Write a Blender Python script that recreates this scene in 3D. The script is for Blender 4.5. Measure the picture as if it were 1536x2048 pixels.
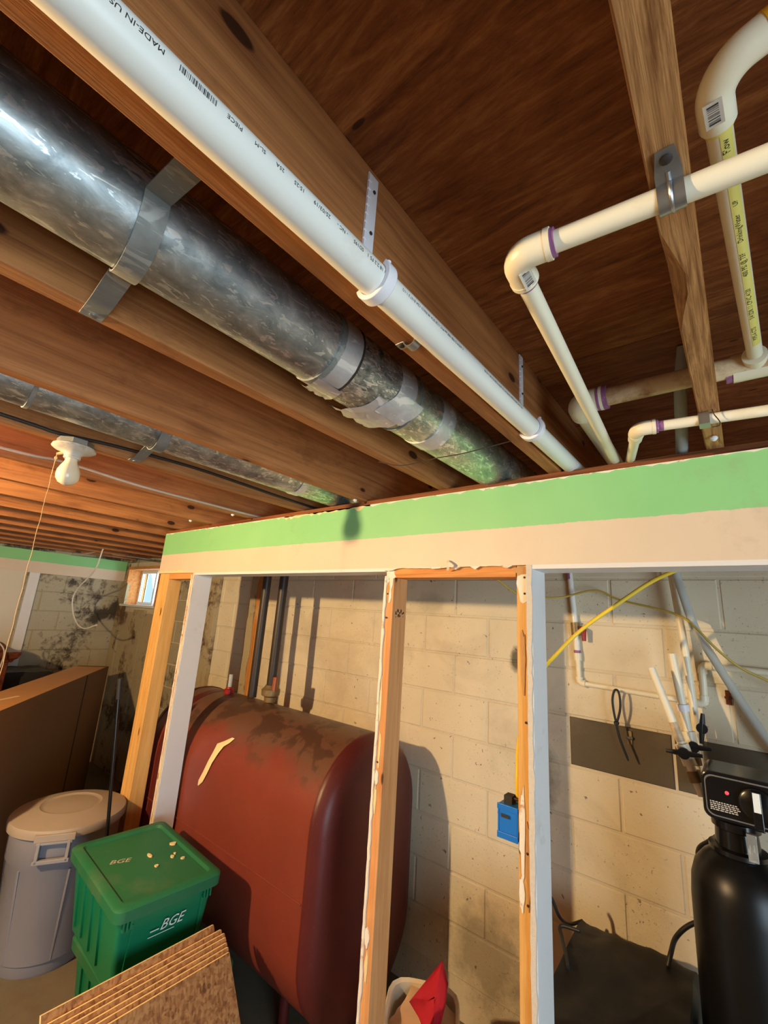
import bpy, bmesh, math, random
import numpy as np
from mathutils import Vector, Matrix

random.seed(4)
rng = np.random.RandomState(7)
for o in list(bpy.data.objects):
    bpy.data.objects.remove(o)
SC = bpy.context.scene
COL = SC.collection
CZ = 1.75            # camera height above the floor; every z below is measured from the camera

# ------------------------------------------------------------------ camera
F_PX, YAW, PITCH, ROLL = 869.53, math.radians(39.709), math.radians(13.605), math.radians(3.822)
fw = Vector((-math.sin(YAW)*math.cos(PITCH), math.cos(YAW)*math.cos(PITCH), math.sin(PITCH)))
rt = Vector((math.cos(YAW), math.sin(YAW), 0))
up = rt.cross(fw)
CR = math.cos(ROLL)*rt + math.sin(ROLL)*up
CU = -math.sin(ROLL)*rt + math.cos(ROLL)*up
cam_d = bpy.data.cameras.new('camera')
cam = bpy.data.objects.new('camera', cam_d)
COL.objects.link(cam)
cam_d.sensor_fit = 'AUTO'; cam_d.sensor_width = 36.0
cam_d.lens = F_PX/2048*36.0
cam_d.clip_start = 0.01
M = Matrix((CR, CU, -fw)).transposed().to_4x4()
M.translation = (0, 0, CZ)
cam.matrix_world = M
SC.camera = cam

def pray(px, py):
    return np.array(CR*((px-768)/F_PX) + CU*((1024-py)/F_PX) + fw)
def onY(px, py, Y): d = pray(px, py); return d*Y/d[1]
def onX(px, py, X): d = pray(px, py); return d*X/d[0]
def onZ(px, py, Z): d = pray(px, py); return d*Z/d[2]

# ------------------------------------------------------------------ light and exposure
SC.view_settings.view_transform = 'Standard'
SC.view_settings.look = 'None'
SC.view_settings.gamma = 1.0
SC.view_settings.use_curve_mapping = False
SC.view_settings.exposure = 0.1

world = bpy.data.worlds.new('sky'); SC.world = world
world.use_nodes = True
wn = world.node_tree.nodes['Background']
wn.inputs[0].default_value = (0.60, 0.84, 0.95, 1)
wn.inputs[1].default_value = 1.0

def area(name, loc, target, sx, sy, power, color):
    l = bpy.data.lights.new(name, 'AREA'); l.shape = 'RECTANGLE'; l.size = sx; l.size_y = sy
    l.energy = power; l.color = color
    o = bpy.data.objects.new(name, l); COL.objects.link(o)
    o.location = Vector(loc) + Vector((0, 0, CZ))
    o.rotation_euler = (Vector(target)-Vector(loc)).to_track_quat('-Z', 'Y').to_euler()
    return o
# area light for assumed daylight, at an added door in the right-hand wall, outside the frame
area('assumed_door_daylight', (2.56, -0.75, -0.70), (-1.5, 0.6, -0.45), 1.9, 1.9, 92, (0.71, 0.88, 1.0))
# daylight at the small basement window of the back wall
area('small_window_daylight', (-5.40, 2.46, 0.19), (-5.4, 0.0, -0.5), 0.6, 0.4, 5, (0.75, 0.9, 1.0))
ASSUMED_BULB = (-2.043, -0.95)  # assumed position of an unseen lamp outside the frame
BULB_STRENGTH = 5300.0

# ------------------------------------------------------------------ materials
def lin(r, g, b):
    f = lambda c: (c/255/12.92) if c/255 <= 0.04045 else ((c/255+0.055)/1.055)**2.4
    return (f(r), f(g), f(b), 1)

class NT:
    def __init__(s, name):
        s.m = bpy.data.materials.new(name); s.m.use_nodes = True
        s.t = s.m.node_tree; s.n = s.t.nodes; s.l = s.t.links
        s.b = s.n['Principled BSDF']
    def node(s, typ, **kw):
        n = s.n.new(typ)
        for k, v in kw.items():
            if k.startswith('i_'):
                n.inputs[int(k[2:]) if k[2:].isdigit() else k[2:]].default_value = v
            else: setattr(n, k, v)
        return n
    def link(s, a, b): s.l.new(a, b)
    def coords(s, scale=(1, 1, 1), loc=(0, 0, 0), rnd=True, kind='Object'):
        tc = s.node('ShaderNodeTexCoord')
        out = tc.outputs[kind]
        if rnd:
            oi = s.node('ShaderNodeObjectInfo')
            ml = s.node('ShaderNodeMath', operation='MULTIPLY'); ml.inputs[1].default_value = 37.0
            s.link(oi.outputs['Random'], ml.inputs[0])
            ad = s.node('ShaderNodeVectorMath', operation='ADD')
            s.link(out, ad.inputs[0]); s.link(ml.outputs[0], ad.inputs[1]); out = ad.outputs[0]
        mp = s.node('ShaderNodeMapping'); mp.inputs['Scale'].default_value = scale; mp.inputs['Location'].default_value = loc
        s.link(out, mp.inputs[0]); return mp.outputs[0]
    def noise(s, vec, scale, detail=4, rough=0.55, dist=0.0):
        n = s.node('ShaderNodeTexNoise'); n.inputs['Scale'].default_value = scale; n.inputs['Detail'].default_value = detail
        n.inputs['Roughness'].default_value = rough; n.inputs['Distortion'].default_value = dist
        s.link(vec, n.inputs['Vector']); return n.outputs['Fac']
    def voro(s, vec, scale, feat='F1', out='Distance', rnd=1.0):
        n = s.node('ShaderNodeTexVoronoi', feature=feat); n.inputs['Scale'].default_value = scale
        n.inputs['Randomness'].default_value = rnd
        s.link(vec, n.inputs['Vector']); return n.outputs[out]
    def ramp(s, fac, stops, mode='LINEAR'):
        n = s.node('ShaderNodeValToRGB'); n.color_ramp.interpolation = mode
        e = n.color_ramp.elements
        while len(e) < len(stops): e.new(0.5)
        for q, (p, c) in zip(e, stops): q.position = p; q.color = c
        s.link(fac, n.inputs[0]); return n.outputs[0]
    def mask(s, fac, a, b):
        n = s.node('ShaderNodeMapRange'); n.inputs[1].default_value = a; n.inputs[2].default_value = b
        s.link(fac, n.inputs[0]); return n.outputs[0]
    def mix(s, fac, a, b, mode='MIX'):
        n = s.node('ShaderNodeMix', data_type='RGBA', blend_type=mode)
        if isinstance(fac, (int, float)): n.inputs[0].default_value = fac
        else: s.link(fac, n.inputs[0])
        for i, v in ((6, a), (7, b)):
            if isinstance(v, tuple): n.inputs[i].default_value = v
            else: s.link(v, n.inputs[i])
        return n.outputs[2]
    def math(s, op, a, b=None):
        n = s.node('ShaderNodeMath', operation=op)
        for i, v in ((0, a), (1, b)):
            if v is None: continue
            if isinstance(v, (int, float)): n.inputs[i].default_value = v
            else: s.link(v, n.inputs[i])
        return n.outputs[0]
    def bump(s, h, strength=0.3, dist=0.01):
        n = s.node('ShaderNodeBump'); n.inputs['Strength'].default_value = strength; n.inputs['Distance'].default_value = dist
        s.link(h, n.inputs['Height']); s.link(n.outputs[0], s.b.inputs['Normal'])
    def fin(s, color, rough=0.6, metal=0.0, spec=0.5):
        if isinstance(color, tuple): s.b.inputs['Base Color'].default_value = color
        else: s.link(color, s.b.inputs['Base Color'])
        if isinstance(rough, (int, float)): s.b.inputs['Roughness'].default_value = rough
        else: s.link(rough, s.b.inputs['Roughness'])
        s.b.inputs['Metallic'].default_value = metal
        s.b.inputs['Specular IOR Level'].default_value = spec
        return s.m

def wood(name, dark, light, axis='Y', rings=26.0, knots=True, rough=0.7, stain=None, contrast=1.0):
    t = NT(name)
    sq_ = lambda k: {'X': (k, 1, 1), 'Y': (1, k, 1), 'Z': (1, 1, k)}[axis]
    v = t.coords(sq_(0.06))
    if knots:
        # grain swirls around the knots
        kd = t.voro(t.coords(sq_(0.5)), 8.5)
        km = t.mask(kd, 0.125, 0.10); halo = t.mask(kd, 0.34, 0.12)
    wob = t.noise(t.coords(sq_(0.25)), 4.0, 3, 0.6)
    w = t.noise(v, rings, 4, 0.65, 1.0)
    fine = t.noise(t.coords(sq_(0.02)), 190, 2, 0.7)
    fac = t.math('ADD', t.math('MULTIPLY', w, 0.85), t.math('MULTIPLY', wob, 0.25))
    fac = t.math('ADD', fac, t.math('MULTIPLY', fine, 0.30))
    if knots: fac = t.math('SUBTRACT', fac, t.math('MULTIPLY', halo, 0.14))
    lo_ = 0.70-0.16*contrast; hi_ = 0.70+0.12*contrast
    c = t.ramp(fac, [(lo_, dark), (hi_, light), (0.97, tuple(0.6*a+0.4*b for a, b in zip(dark, light)))])
    if knots: c = t.mix(km, c, tuple(x*0.22 for x in dark[:3])+(1,))
    if stain:
        sm = t.mask(t.noise(t.coords(sq_(0.5)), 5.0, 6, 0.75), 0.56, 0.70)
        c = t.mix(t.math('MULTIPLY', sm, 0.55), c, stain)
    t.bump(t.math('ADD', w, t.math('MULTIPLY', fine, 0.8)), 0.25, 0.004)
    return t.fin(c, rough, 0, 0.3)

def plain(name, col, rough=0.5, metal=0.0, var=0.12, scale=12.0, spec=0.5, bump=0.0, dirt=None, dirt_rng=(0.6, 0.72)):
    t = NT(name)
    v = t.coords()
    n = t.noise(v, scale, 5, 0.6)
    c = t.mix(n, tuple(x*(1-var) for x in col[:3])+(1,), tuple(min(1, x*(1+var)) for x in col[:3])+(1,))
    if dirt:
        d = t.mask(t.noise(v, scale*0.6, 6, 0.7), *dirt_rng)
        c = t.mix(d, c, dirt)
    if bump: t.bump(t.noise(v, scale*6, 3), bump, 0.003)
    return t.fin(c, rough, metal, spec)

def emis(name, col, strength):
    t = NT(name)
    t.b.inputs['Emission Color'].default_value = col
    t.b.inputs['Emission Strength'].default_value = strength
    return t.fin(col, 0.4)

MAT = {}
MAT['joist'] = wood('joist_fir', lin(138, 82, 44), lin(196, 132, 78), 'Y', 34, True, 0.65, lin(106, 60, 32), 1.5)
MAT['joist_grain'] = wood('joist_grainy_fir', lin(132, 84, 44), lin(212, 158, 100), 'Y', 95, False, 0.7, None, 1.1)
MAT['stud'] = wood('stud_pine', lin(196, 132, 80), lin(226, 168, 110), 'Z', 26, True, 0.6, None, 1.5)
MAT['stud_gold'] = wood('stud_golden_pine', lin(206, 150, 76), lin(234, 188, 116), 'Z', 22, True, 0.6, None, 1.5)
MAT['plank'] = wood('plate_wood', lin(96, 50, 24), lin(150, 92, 52), 'X', 26, False, 0.7)
MAT['plank_light'] = wood('header_board_wood', lin(190, 118, 58), lin(222, 156, 90), 'X', 26, False, 0.7)
MAT['old_stud'] = wood('aged_furring_wood', lin(168, 104, 48), lin(204, 144, 78), 'Z', 24, True, 0.7, lin(215, 200, 160))

def plywood():
    t = NT('plywood_subfloor')
    g = t.noise(t.coords((0.22, 1.5, 1)), 13, 6, 0.7, 1.6)
    fl = t.noise(t.coords((0.06, 1, 1)), 120, 4, 0.75)
    ridge = t.noise(t.coords((0.5, 2.2, 1), (2, 5, 1)), 40, 5, 0.7, 0.8)
    f = t.math('ADD', t.math('MULTIPLY', g, 0.62), t.math('MULTIPLY', fl, 0.22))
    f = t.math('ADD', f, t.math('MULTIPLY', ridge, 0.26))
    c = t.ramp(f, [(0.42, lin(112, 58, 26)), (0.56, lin(156, 92, 46)), (0.70, lin(196, 130, 74))])
    warp = t.noise(t.coords((1, 1, 1)), 9, 3)
    kd = t.math('ADD', t.voro(t.coords((1.0, 2.4, 1)), 2.3), t.math('MULTIPLY', warp, 0.12))
    c = t.mix(t.mask(kd, 0.155, 0.135), c, lin(44, 24, 16))
    k2 = t.math('ADD', t.voro(t.coords((1.0, 2.8, 1), (7, 3, 1)), 5.2), t.math('MULTIPLY', warp, 0.14))
    c = t.mix(t.math('MULTIPLY', t.mask(k2, 0.15, 0.13), 0.85), c, lin(52, 28, 18))
    big = t.mask(t.noise(t.coords((1, 1, 1)), 1.8, 4, 0.6), 0.44, 0.66)
    c = t.mix(t.math('MULTIPLY', big, 0.42), c, lin(96, 40, 20))
    t.bump(t.math('ADD', g, t.math('ADD', fl, ridge)), 0.5, 0.006)
    return t.fin(c, 0.6, 0, 0.3)
MAT['plywood'] = plywood()

YB_ = 2.20
WALL_STAINS = ((-0.905, CZ-0.165, 0.045, 0.075, 0.85), (-0.80, CZ-0.66, 0.10, 0.16, 0.6), (-1.42, CZ+0.10, 0.12, 0.07, 0.25), (-0.36, CZ+0.30, 0.09, 0.03, 0.5), (-0.22, CZ-1.25, 0.14, 0.10, 0.5), (-1.05, CZ-1.45, 0.25, 0.22, 0.5))
def block_mat(name, base, specks=True, mold=0.0, mold_col=None, stains=()):
    t = NT(name)
    g = t.coords((1, 1, 1), rnd=False, kind='Generated')
    tc = t.node('ShaderNodeNewGeometry'); pos = tc.outputs['Position']
    n1 = t.noise(pos, 3.2, 5, 0.6)
    c = t.mix(n1, tuple(x*0.86 for x in base[:3])+(1,), tuple(min(1, x*1.06) for x in base[:3])+(1,))
    sp = t.mask(t.noise(pos, 95, 3, 0.7), 0.62, 0.69)
    pat = t.mask(t.noise(pos, 6.0, 4, 0.6), 0.42, 0.62)
    c = t.mix(t.math('MULTIPLY', t.math('MULTIPLY', sp, pat), 0.85), c, lin(92, 76, 60))
    sp2 = t.mask(t.noise(pos, 34, 4, 0.6, 0.4), 0.675, 0.71)
    c = t.mix(t.math('MULTIPLY', sp2, 0.75), c, lin(70, 58, 48))
    grime = t.mask(t.noise(pos, 1.7, 6, 0.65, 0.5), 0.52, 0.74)
    c = t.mix(t.math('MULTIPLY', grime, 0.40), c, lin(150, 132, 108))
    for (sx_, sz_, rx_, rz_, amt) in stains:
        vs_ = t.node('ShaderNodeVectorMath', operation='SUBTRACT'); t.link(pos, vs_.inputs[0]); vs_.inputs[1].default_value = (sx_, YB_, sz_)
        vm_ = t.node('ShaderNodeVectorMath', operation='MULTIPLY'); t.link(vs_.outputs[0], vm_.inputs[0]); vm_.inputs[1].default_value = (1/rx_, 0.5, 1/rz_)
        ln_ = t.node('ShaderNodeVectorMath', operation='LENGTH'); t.link(vm_.outputs[0], ln_.inputs[0])
        dd_ = t.math('ADD', ln_.outputs['Value'], t.math('MULTIPLY', t.math('SUBTRACT', t.noise(pos, 11, 5, 0.7), 0.5), 1.3))
        c = t.mix(t.math('MULTIPLY', t.mask(dd_, 1.0, 0.45), amt), c, lin(62, 54, 46))
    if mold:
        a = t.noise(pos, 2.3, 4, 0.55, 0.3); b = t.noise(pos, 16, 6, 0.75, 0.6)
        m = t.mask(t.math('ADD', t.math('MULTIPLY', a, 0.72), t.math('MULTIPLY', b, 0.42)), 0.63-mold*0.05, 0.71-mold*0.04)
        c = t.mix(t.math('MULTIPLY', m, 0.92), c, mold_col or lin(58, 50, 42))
    t.bump(t.math('ADD', t.noise(pos, 60, 5, 0.7), t.math('MULTIPLY', t.noise(pos, 9, 3), 0.8)), 0.28, 0.006)
    return t.fin(c, 0.72, 0, 0.3)
MAT['dark_unseen'] = wood('dark_unseen_wall', lin(70, 50, 36), lin(104, 78, 56), 'Z', 20, False, 0.6)  # invented dark finish for the unseen walls, keeps warm bounce low
MAT['block'] = block_mat('painted_block', lin(226, 214, 186), stains=WALL_STAINS)
MAT['mortar'] = block_mat('painted_mortar', lin(216, 204, 178), stains=WALL_STAINS)
MAT['block_bare'] = block_mat('bare_grey_block', lin(96, 86, 70))
MAT['block_mold'] = block_mat('mouldy_dim_painted_block', lin(178, 170, 146), True, 1.0)  # mould patches; base darkened to stand in for weak light on this wall
MAT['mortar_mold'] = block_mat('mouldy_dim_mortar', lin(164, 154, 130), True, 1.3)  # mould again, with the same dimming of the base as the blocks
MAT['panel_stain'] = block_mat('stained_furring_paint', lin(178, 164, 132), True, 0.7, lin(92, 66, 40))

def band(name, zg):
    # painted drywall: green stripe above, cream below, the paint boundary slightly wavy
    t = NT(name)
    geo = t.node('ShaderNodeNewGeometry'); pos = geo.outputs['Position']
    sx = t.node('ShaderNodeSeparateXYZ'); t.link(pos, sx.inputs[0])
    wob = t.noise(pos, 3.0, 3, 0.6)
    wob2 = t.noise(pos, 60, 3, 0.6)
    z = t.math('ADD', sx.outputs[2], t.math('MULTIPLY', t.math('SUBTRACT', wob, 0.5), 0.012))
    z = t.math('ADD', z, t.math('MULTIPLY', t.math('SUBTRACT', wob2, 0.5), 0.006))
    m = t.mask(z, zg-0.0007, zg+0.0007)
    n = t.noise(pos, 5, 4)
    cream = t.mix(n, lin(212, 194, 172), lin(224, 208, 186))
    green = t.mix(n, lin(132, 200, 136), lin(146, 212, 146))
    c = t.mix(m, cream, green)
    chip = t.mask(t.noise(pos, 42, 5, 0.65), 0.735, 0.75)
    c = t.mix(t.math('MULTIPLY', chip, 0.7), c, lin(160, 120, 84))
    smudge = t.mask(t.noise(pos, 4.2, 5, 0.7), 0.60, 0.78)
    c = t.mix(t.math('MULTIPLY', smudge, 0.35), c, lin(150, 140, 120))
    t.bump(t.math('ADD', t.noise(pos, 45, 4, 0.6), t.noise(pos, 6, 2)), 0.12, 0.004)
    return t.fin(c, 0.5, 0, 0.4)
MAT['band'] = band('green_cream_drywall', CZ+0.312)
MAT['band_far'] = band('green_cream_drywall_far', CZ+0.345)
MAT['white_paint'] = plain('white_jamb_paint', lin(222, 222, 222), 0.5, 0, 0.05, 9, dirt=lin(190, 184, 172), dirt_rng=(0.62, 0.8), bump=0.1)
MAT['paper'] = plain('torn_drywall_paper', lin(236, 228, 212), 0.85, 0, 0.08, 30, dirt=lin(186, 140, 92), dirt_rng=(0.56, 0.66))
MAT['gypsum'] = plain('broken_gypsum', lin(214, 206, 192), 0.95, 0, 0.15, 80, bump=0.6)
MAT['brown_paper'] = plain('brown_drywall_paper', lin(196, 150, 98), 0.9, 0, 0.12, 25)
MAT['cream_paper'] = plain('cream_paint_scrap', lin(240, 214, 160), 0.8, 0, 0.05, 30)

def galv(name, lo, hi, scale, rough=0.36, metal=0.9):
    t = NT(name)
    v = t.coords((1, 0.6, 1))
    a = t.noise(v, scale, 5, 0.65, 0.6)
    fl = t.noise(t.coords((1, 0.35, 1), (4, 2, 1)), scale*2.6, 3, 0.6, 1.2)
    c = t.ramp(a, [(0.34, lo), (0.56, tuple(0.5*(x+y) for x, y in zip(lo, hi))), (0.68, hi)])
    flake = t.mask(fl, 0.56, 0.61)
    c = t.mix(t.math('MULTIPLY', flake, 0.8), c, tuple(min(1, x*1.25) for x in hi[:3])+(1,))
    r = t.math('SUBTRACT', rough+0.06, t.math('MULTIPLY', flake, 0.10))
    t.bump(a, 0.06, 0.003)
    return t.fin(c, r, metal, 0.5)
MAT['galv'] = galv('galvanised_sheet', lin(140, 150, 154), lin(222, 230, 232), 30, 0.36)
MAT['galv_dark'] = galv('dark_spangle_sheet', lin(96, 104, 106), lin(232, 236, 230), 46, 0.42)
MAT['galv_green'] = galv('greenish_galvanised_sheet', lin(150, 166, 158), lin(228, 238, 226), 34, 0.38)
MAT['strap'] = galv('dull_strap_metal', lin(134, 138, 136), lin(166, 170, 168), 14, 0.6, 0.6)
MAT['tape'] = galv('foil_tape', lin(188, 190, 194), lin(226, 228, 232), 10, 0.36, 0.55)
MAT['clip_metal'] = plain('zinc_clip', lin(170, 174, 178), 0.38, 0.9, 0.15, 20)
MAT['pvc'] = plain('white_pvc', lin(236, 236, 228), 0.32, 0, 0.03, 9, dirt=lin(214, 206, 186), dirt_rng=(0.62, 0.85))
MAT['pvc_clean'] = plain('bright_white_plastic', lin(238, 236, 242), 0.4, 0, 0.02, 9)
MAT['cpvc'] = plain('cream_cpvc', lin(240, 232, 206), 0.36, 0, 0.05, 9, dirt=lin(220, 198, 150), dirt_rng=(0.55, 0.85))
MAT['cpvc_old'] = plain('stained_pvc', lin(228, 208, 170), 0.42, 0, 0.06, 10, dirt=lin(160, 104, 50), dirt_rng=(0.44, 0.62))
MAT['primer'] = plain('purple_primer', lin(150, 96, 140), 0.4, 0, 0.25, 60, dirt=lin(206, 180, 190), dirt_rng=(0.56, 0.66))
MAT['yellow_stripe'] = plain('yellow_stripe', lin(232, 220, 118), 0.4, 0, 0.05, 20)
MAT['yellow_tape'] = plain('amber_solvent_tape', lin(230, 166, 32), 0.3, 0, 0.15, 14)
MAT['ink'] = plain('black_print', lin(44, 42, 42), 0.6, 0, 0.1, 30)
MAT['sticker'] = plain('pale_sticker', lin(208, 200, 188), 0.6, 0, 0.05, 30)
MAT['rubber'] = plain('black_rubber', lin(28, 28, 29), 0.5, 0, 0.2, 20)
MAT['plastic_black'] = plain('glossy_black_plastic', lin(18, 18, 20), 0.22, 0, 0.2, 15)
MAT['softener'] = plain('black_resin_tank', lin(13, 13, 14), 0.36, 0, 0.3, 10, dirt=lin(34, 30, 26), dirt_rng=(0.6, 0.8), spec=0.35)
MAT['sheet_black'] = plain('dusty_black_sheet', lin(26, 25, 25), 0.5, 0, 0.25, 5, dirt=lin(52, 46, 38), dirt_rng=(0.5, 0.75), spec=0.3)
MAT['red_plastic'] = plain('red_plastic', lin(150, 28, 26), 0.4, 0, 0.1, 15)
MAT['red_cloth'] = plain('red_cloth', lin(186, 26, 48), 0.85, 0, 0.15, 9)
MAT['iron'] = plain('black_iron_pipe', lin(58, 50, 46), 0.45, 0.3, 0.2, 20)
MAT['brass'] = plain('corroded_brass', lin(140, 120, 84), 0.5, 0.5, 0.35, 40)
MAT['copper'] = plain('old_copper', lin(170, 104, 72), 0.4, 0.7, 0.25, 30)
MAT['blue_box'] = plain('blue_outlet_box', lin(20, 112, 200), 0.4, 0, 0.06, 12)
MAT['yellow_cable'] = plain('yellow_cable_jacket', lin(244, 212, 66), 0.45, 0, 0.05, 10)
MAT['olive_cable'] = plain('olive_yellow_wire', lin(190, 166, 74), 0.5, 0, 0.1, 10)
MAT['grey_cable'] = plain('grey_cable', lin(196, 188, 174), 0.6, 0, 0.1, 10)
MAT['dark_cable'] = plain('dark_cable', lin(48, 40, 36), 0.6, 0, 0.1, 10)
MAT['string'] = plain('pull_string', lin(206, 170, 124), 0.9, 0, 0.1, 50)
MAT['porcelain'] = plain('dusty_porcelain', lin(206, 200, 188), 0.35, 0, 0.08, 20, dirt=lin(140, 124, 100), dirt_rng=(0.55, 0.75))
MAT['bulb_glass'] = plain('frosted_bulb', lin(236, 222, 194), 0.18, 0, 0.03, 20)
MAT['bulb_lit'] = emis('assumed_lit_bulb', (1.0, 0.68, 0.34, 1), BULB_STRENGTH)
MAT['led_red'] = emis('red_indicator', lin(255, 60, 70), 1.2)
MAT['can'] = plain('grey_can_plastic', lin(132, 132, 142), 0.55, 0, 0.08, 6, dirt=lin(104, 100, 100), dirt_rng=(0.55, 0.8))
MAT['can_lid'] = plain('dusty_lid_plastic', lin(158, 146, 132), 0.65, 0, 0.08, 8)
MAT['can_grey'] = plain('bin_handle_plastic', lin(146, 144, 148), 0.5, 0, 0.06, 8)
MAT['tote'] = plain('green_tote_plastic', lin(12, 120, 82), 0.42, 0, 0.08, 8)
MAT['tote_lid'] = plain('dusty_green_tote_lid', lin(32, 112, 74), 0.55, 0, 0.1, 6, dirt=lin(84, 118, 86), dirt_rng=(0.5, 0.75))
MAT['white_ink'] = plain('white_print', lin(232, 240, 238), 0.6, 0, 0.02, 10)
MAT['cardboard'] = plain('brown_cardboard', lin(120, 84, 52), 0.75, 0, 0.07, 3)
MAT['cardboard_top'] = plain('lit_cardboard', lin(198, 142, 82), 0.7, 0, 0.08, 6)  # lighter than the sides: warm lamp light put into the colour
MAT['crease'] = plain('dark_crease', lin(44, 28, 18), 0.9, 0, 0.1, 10)
MAT['carved'] = wood('dark_cherry_wood', lin(66, 30, 18), lin(112, 58, 34), 'X', 20, False, 0.35)
MAT['concrete'] = plain('dusty_concrete', lin(118, 110, 92), 0.8, 0, 0.16, 5, dirt=lin(104, 92, 74), dirt_rng=(0.5, 0.75), bump=0.3)
MAT['drywall_white'] = plain('old_white_panel', lin(214, 206, 188), 0.7, 0, 0.06, 3, dirt=lin(176, 162, 132), dirt_rng=(0.56, 0.8))
MAT['vinyl'] = plain('white_vinyl_frame', lin(226, 232, 236), 0.4, 0, 0.03, 9)
MAT['bucket'] = plain('cream_bucket', lin(228, 216, 190), 0.5, 0, 0.06, 9)
MAT['bucket_in'] = plain('pinkish_paper_fill', lin(206, 172, 140), 0.85, 0, 0.1, 14)
MAT['debris'] = plain('dark_debris', lin(60, 50, 42), 0.9, 0, 0.5, 30)

def tank_mat(name, base, dusty=True):
    t = NT(name)
    geo = t.node('ShaderNodeNewGeometry'); pos = geo.outputs['Position']
    n = t.noise(pos, 4, 5, 0.6)
    c = t.mix(n, tuple(x*0.78 for x in base[:3])+(1,), tuple(x*1.15 for x in base[:3])+(1,))
    sp = t.mask(t.noise(pos, 70, 4, 0.7), 0.66, 0.74)
    c = t.mix(t.math('MULTIPLY', sp, 0.35), c, lin(170, 120, 90))
    if dusty:
        # oil run and settled dust over the crown of the tank, with a ragged lower limit
        sx = t.node('ShaderNodeSeparateXYZ'); t.link(pos, sx.inputs[0])
        zz = t.math('ADD', sx.outputs[2], t.math('MULTIPLY', t.math('SUBTRACT', t.noise(pos, 3.2, 4, 0.6), 0.5), 0.34))
        d = t.mask(zz, CZ-0.75, CZ-0.665)
        c = t.mix(t.math('MULTIPLY', d, 0.72), c, lin(96, 78, 60))
        dd = t.mask(t.noise(pos, 5.5, 4, 0.6, 0.4), 0.5, 0.54)
        c = t.mix(t.math('MULTIPLY', t.math('MULTIPLY', d, dd), 0.55), c, lin(52, 34, 26))
    t.bump(t.noise(pos, 30, 4, 0.6), 0.08, 0.004)
    return t.fin(c, 0.42, 0, 0.45)
MAT['tank'] = tank_mat('red_oxide_tank', lin(126, 56, 42))
MAT['tank_cap'] = tank_mat('shaded_tank_head', lin(88, 32, 31), False)  # tank red darkened, the shade on the ends put into the colour

def osb():
    t = NT('strand_board')
    v = t.coords((1, 1, 1))
    rot = t.node('ShaderNodeMapping'); rot.inputs['Rotation'].default_value = (0.6, 0.5, 0.9); rot.inputs['Scale'].default_value = (1, 2.6, 1)
    t.link(v, rot.inputs[0])
    cell = t.voro(rot.outputs[0], 46, 'F1', 'Color')
    bw = t.node('ShaderNodeRGBToBW'); t.link(cell, bw.inputs[0])
    cell2 = t.voro(t.coords((2.4, 1, 1), (3, 1, 2)), 70, 'F1', 'Color')
    bw2 = t.node('ShaderNodeRGBToBW'); t.link(cell2, bw2.inputs[0])
    f = t.math('ADD', t.math('MULTIPLY', bw.outputs[0], 0.5), t.math('MULTIPLY', bw2.outputs[0], 0.5))
    f = t.math('ADD', f, t.math('MULTIPLY', t.noise(v, 60, 3), 0.2))
    c = t.ramp(f, [(0.2, lin(112, 70, 40)), (0.5, lin(160, 108, 64)), (0.85, lin(192, 142, 90))])
    t.bump(f, 0.3, 0.004)
    return t.fin(c, 0.7, 0, 0.3)
MAT['osb'] = osb()
MAT['osb_edge'] = plain('strand_board_edge', lin(252, 226, 178), 0.8, 0, 0.12, 40)

def glass(name):
    t = NT(name)
    t.b.inputs['Transmission Weight'].default_value = 1.0
    t.b.inputs['IOR'].default_value = 1.02
    return t.fin((0.93, 0.98, 1, 1), 0.02)
MAT['glass'] = glass('window_glass')
def translucent(name, col, w):
    t = NT(name)
    t.b.inputs['Transmission Weight'].default_value = w
    t.b.inputs['IOR'].default_value = 1.1
    return t.fin(col, 0.3)
MAT['poly_tube'] = translucent('translucent_poly_tube', lin(206, 210, 204), 0.35)

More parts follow.
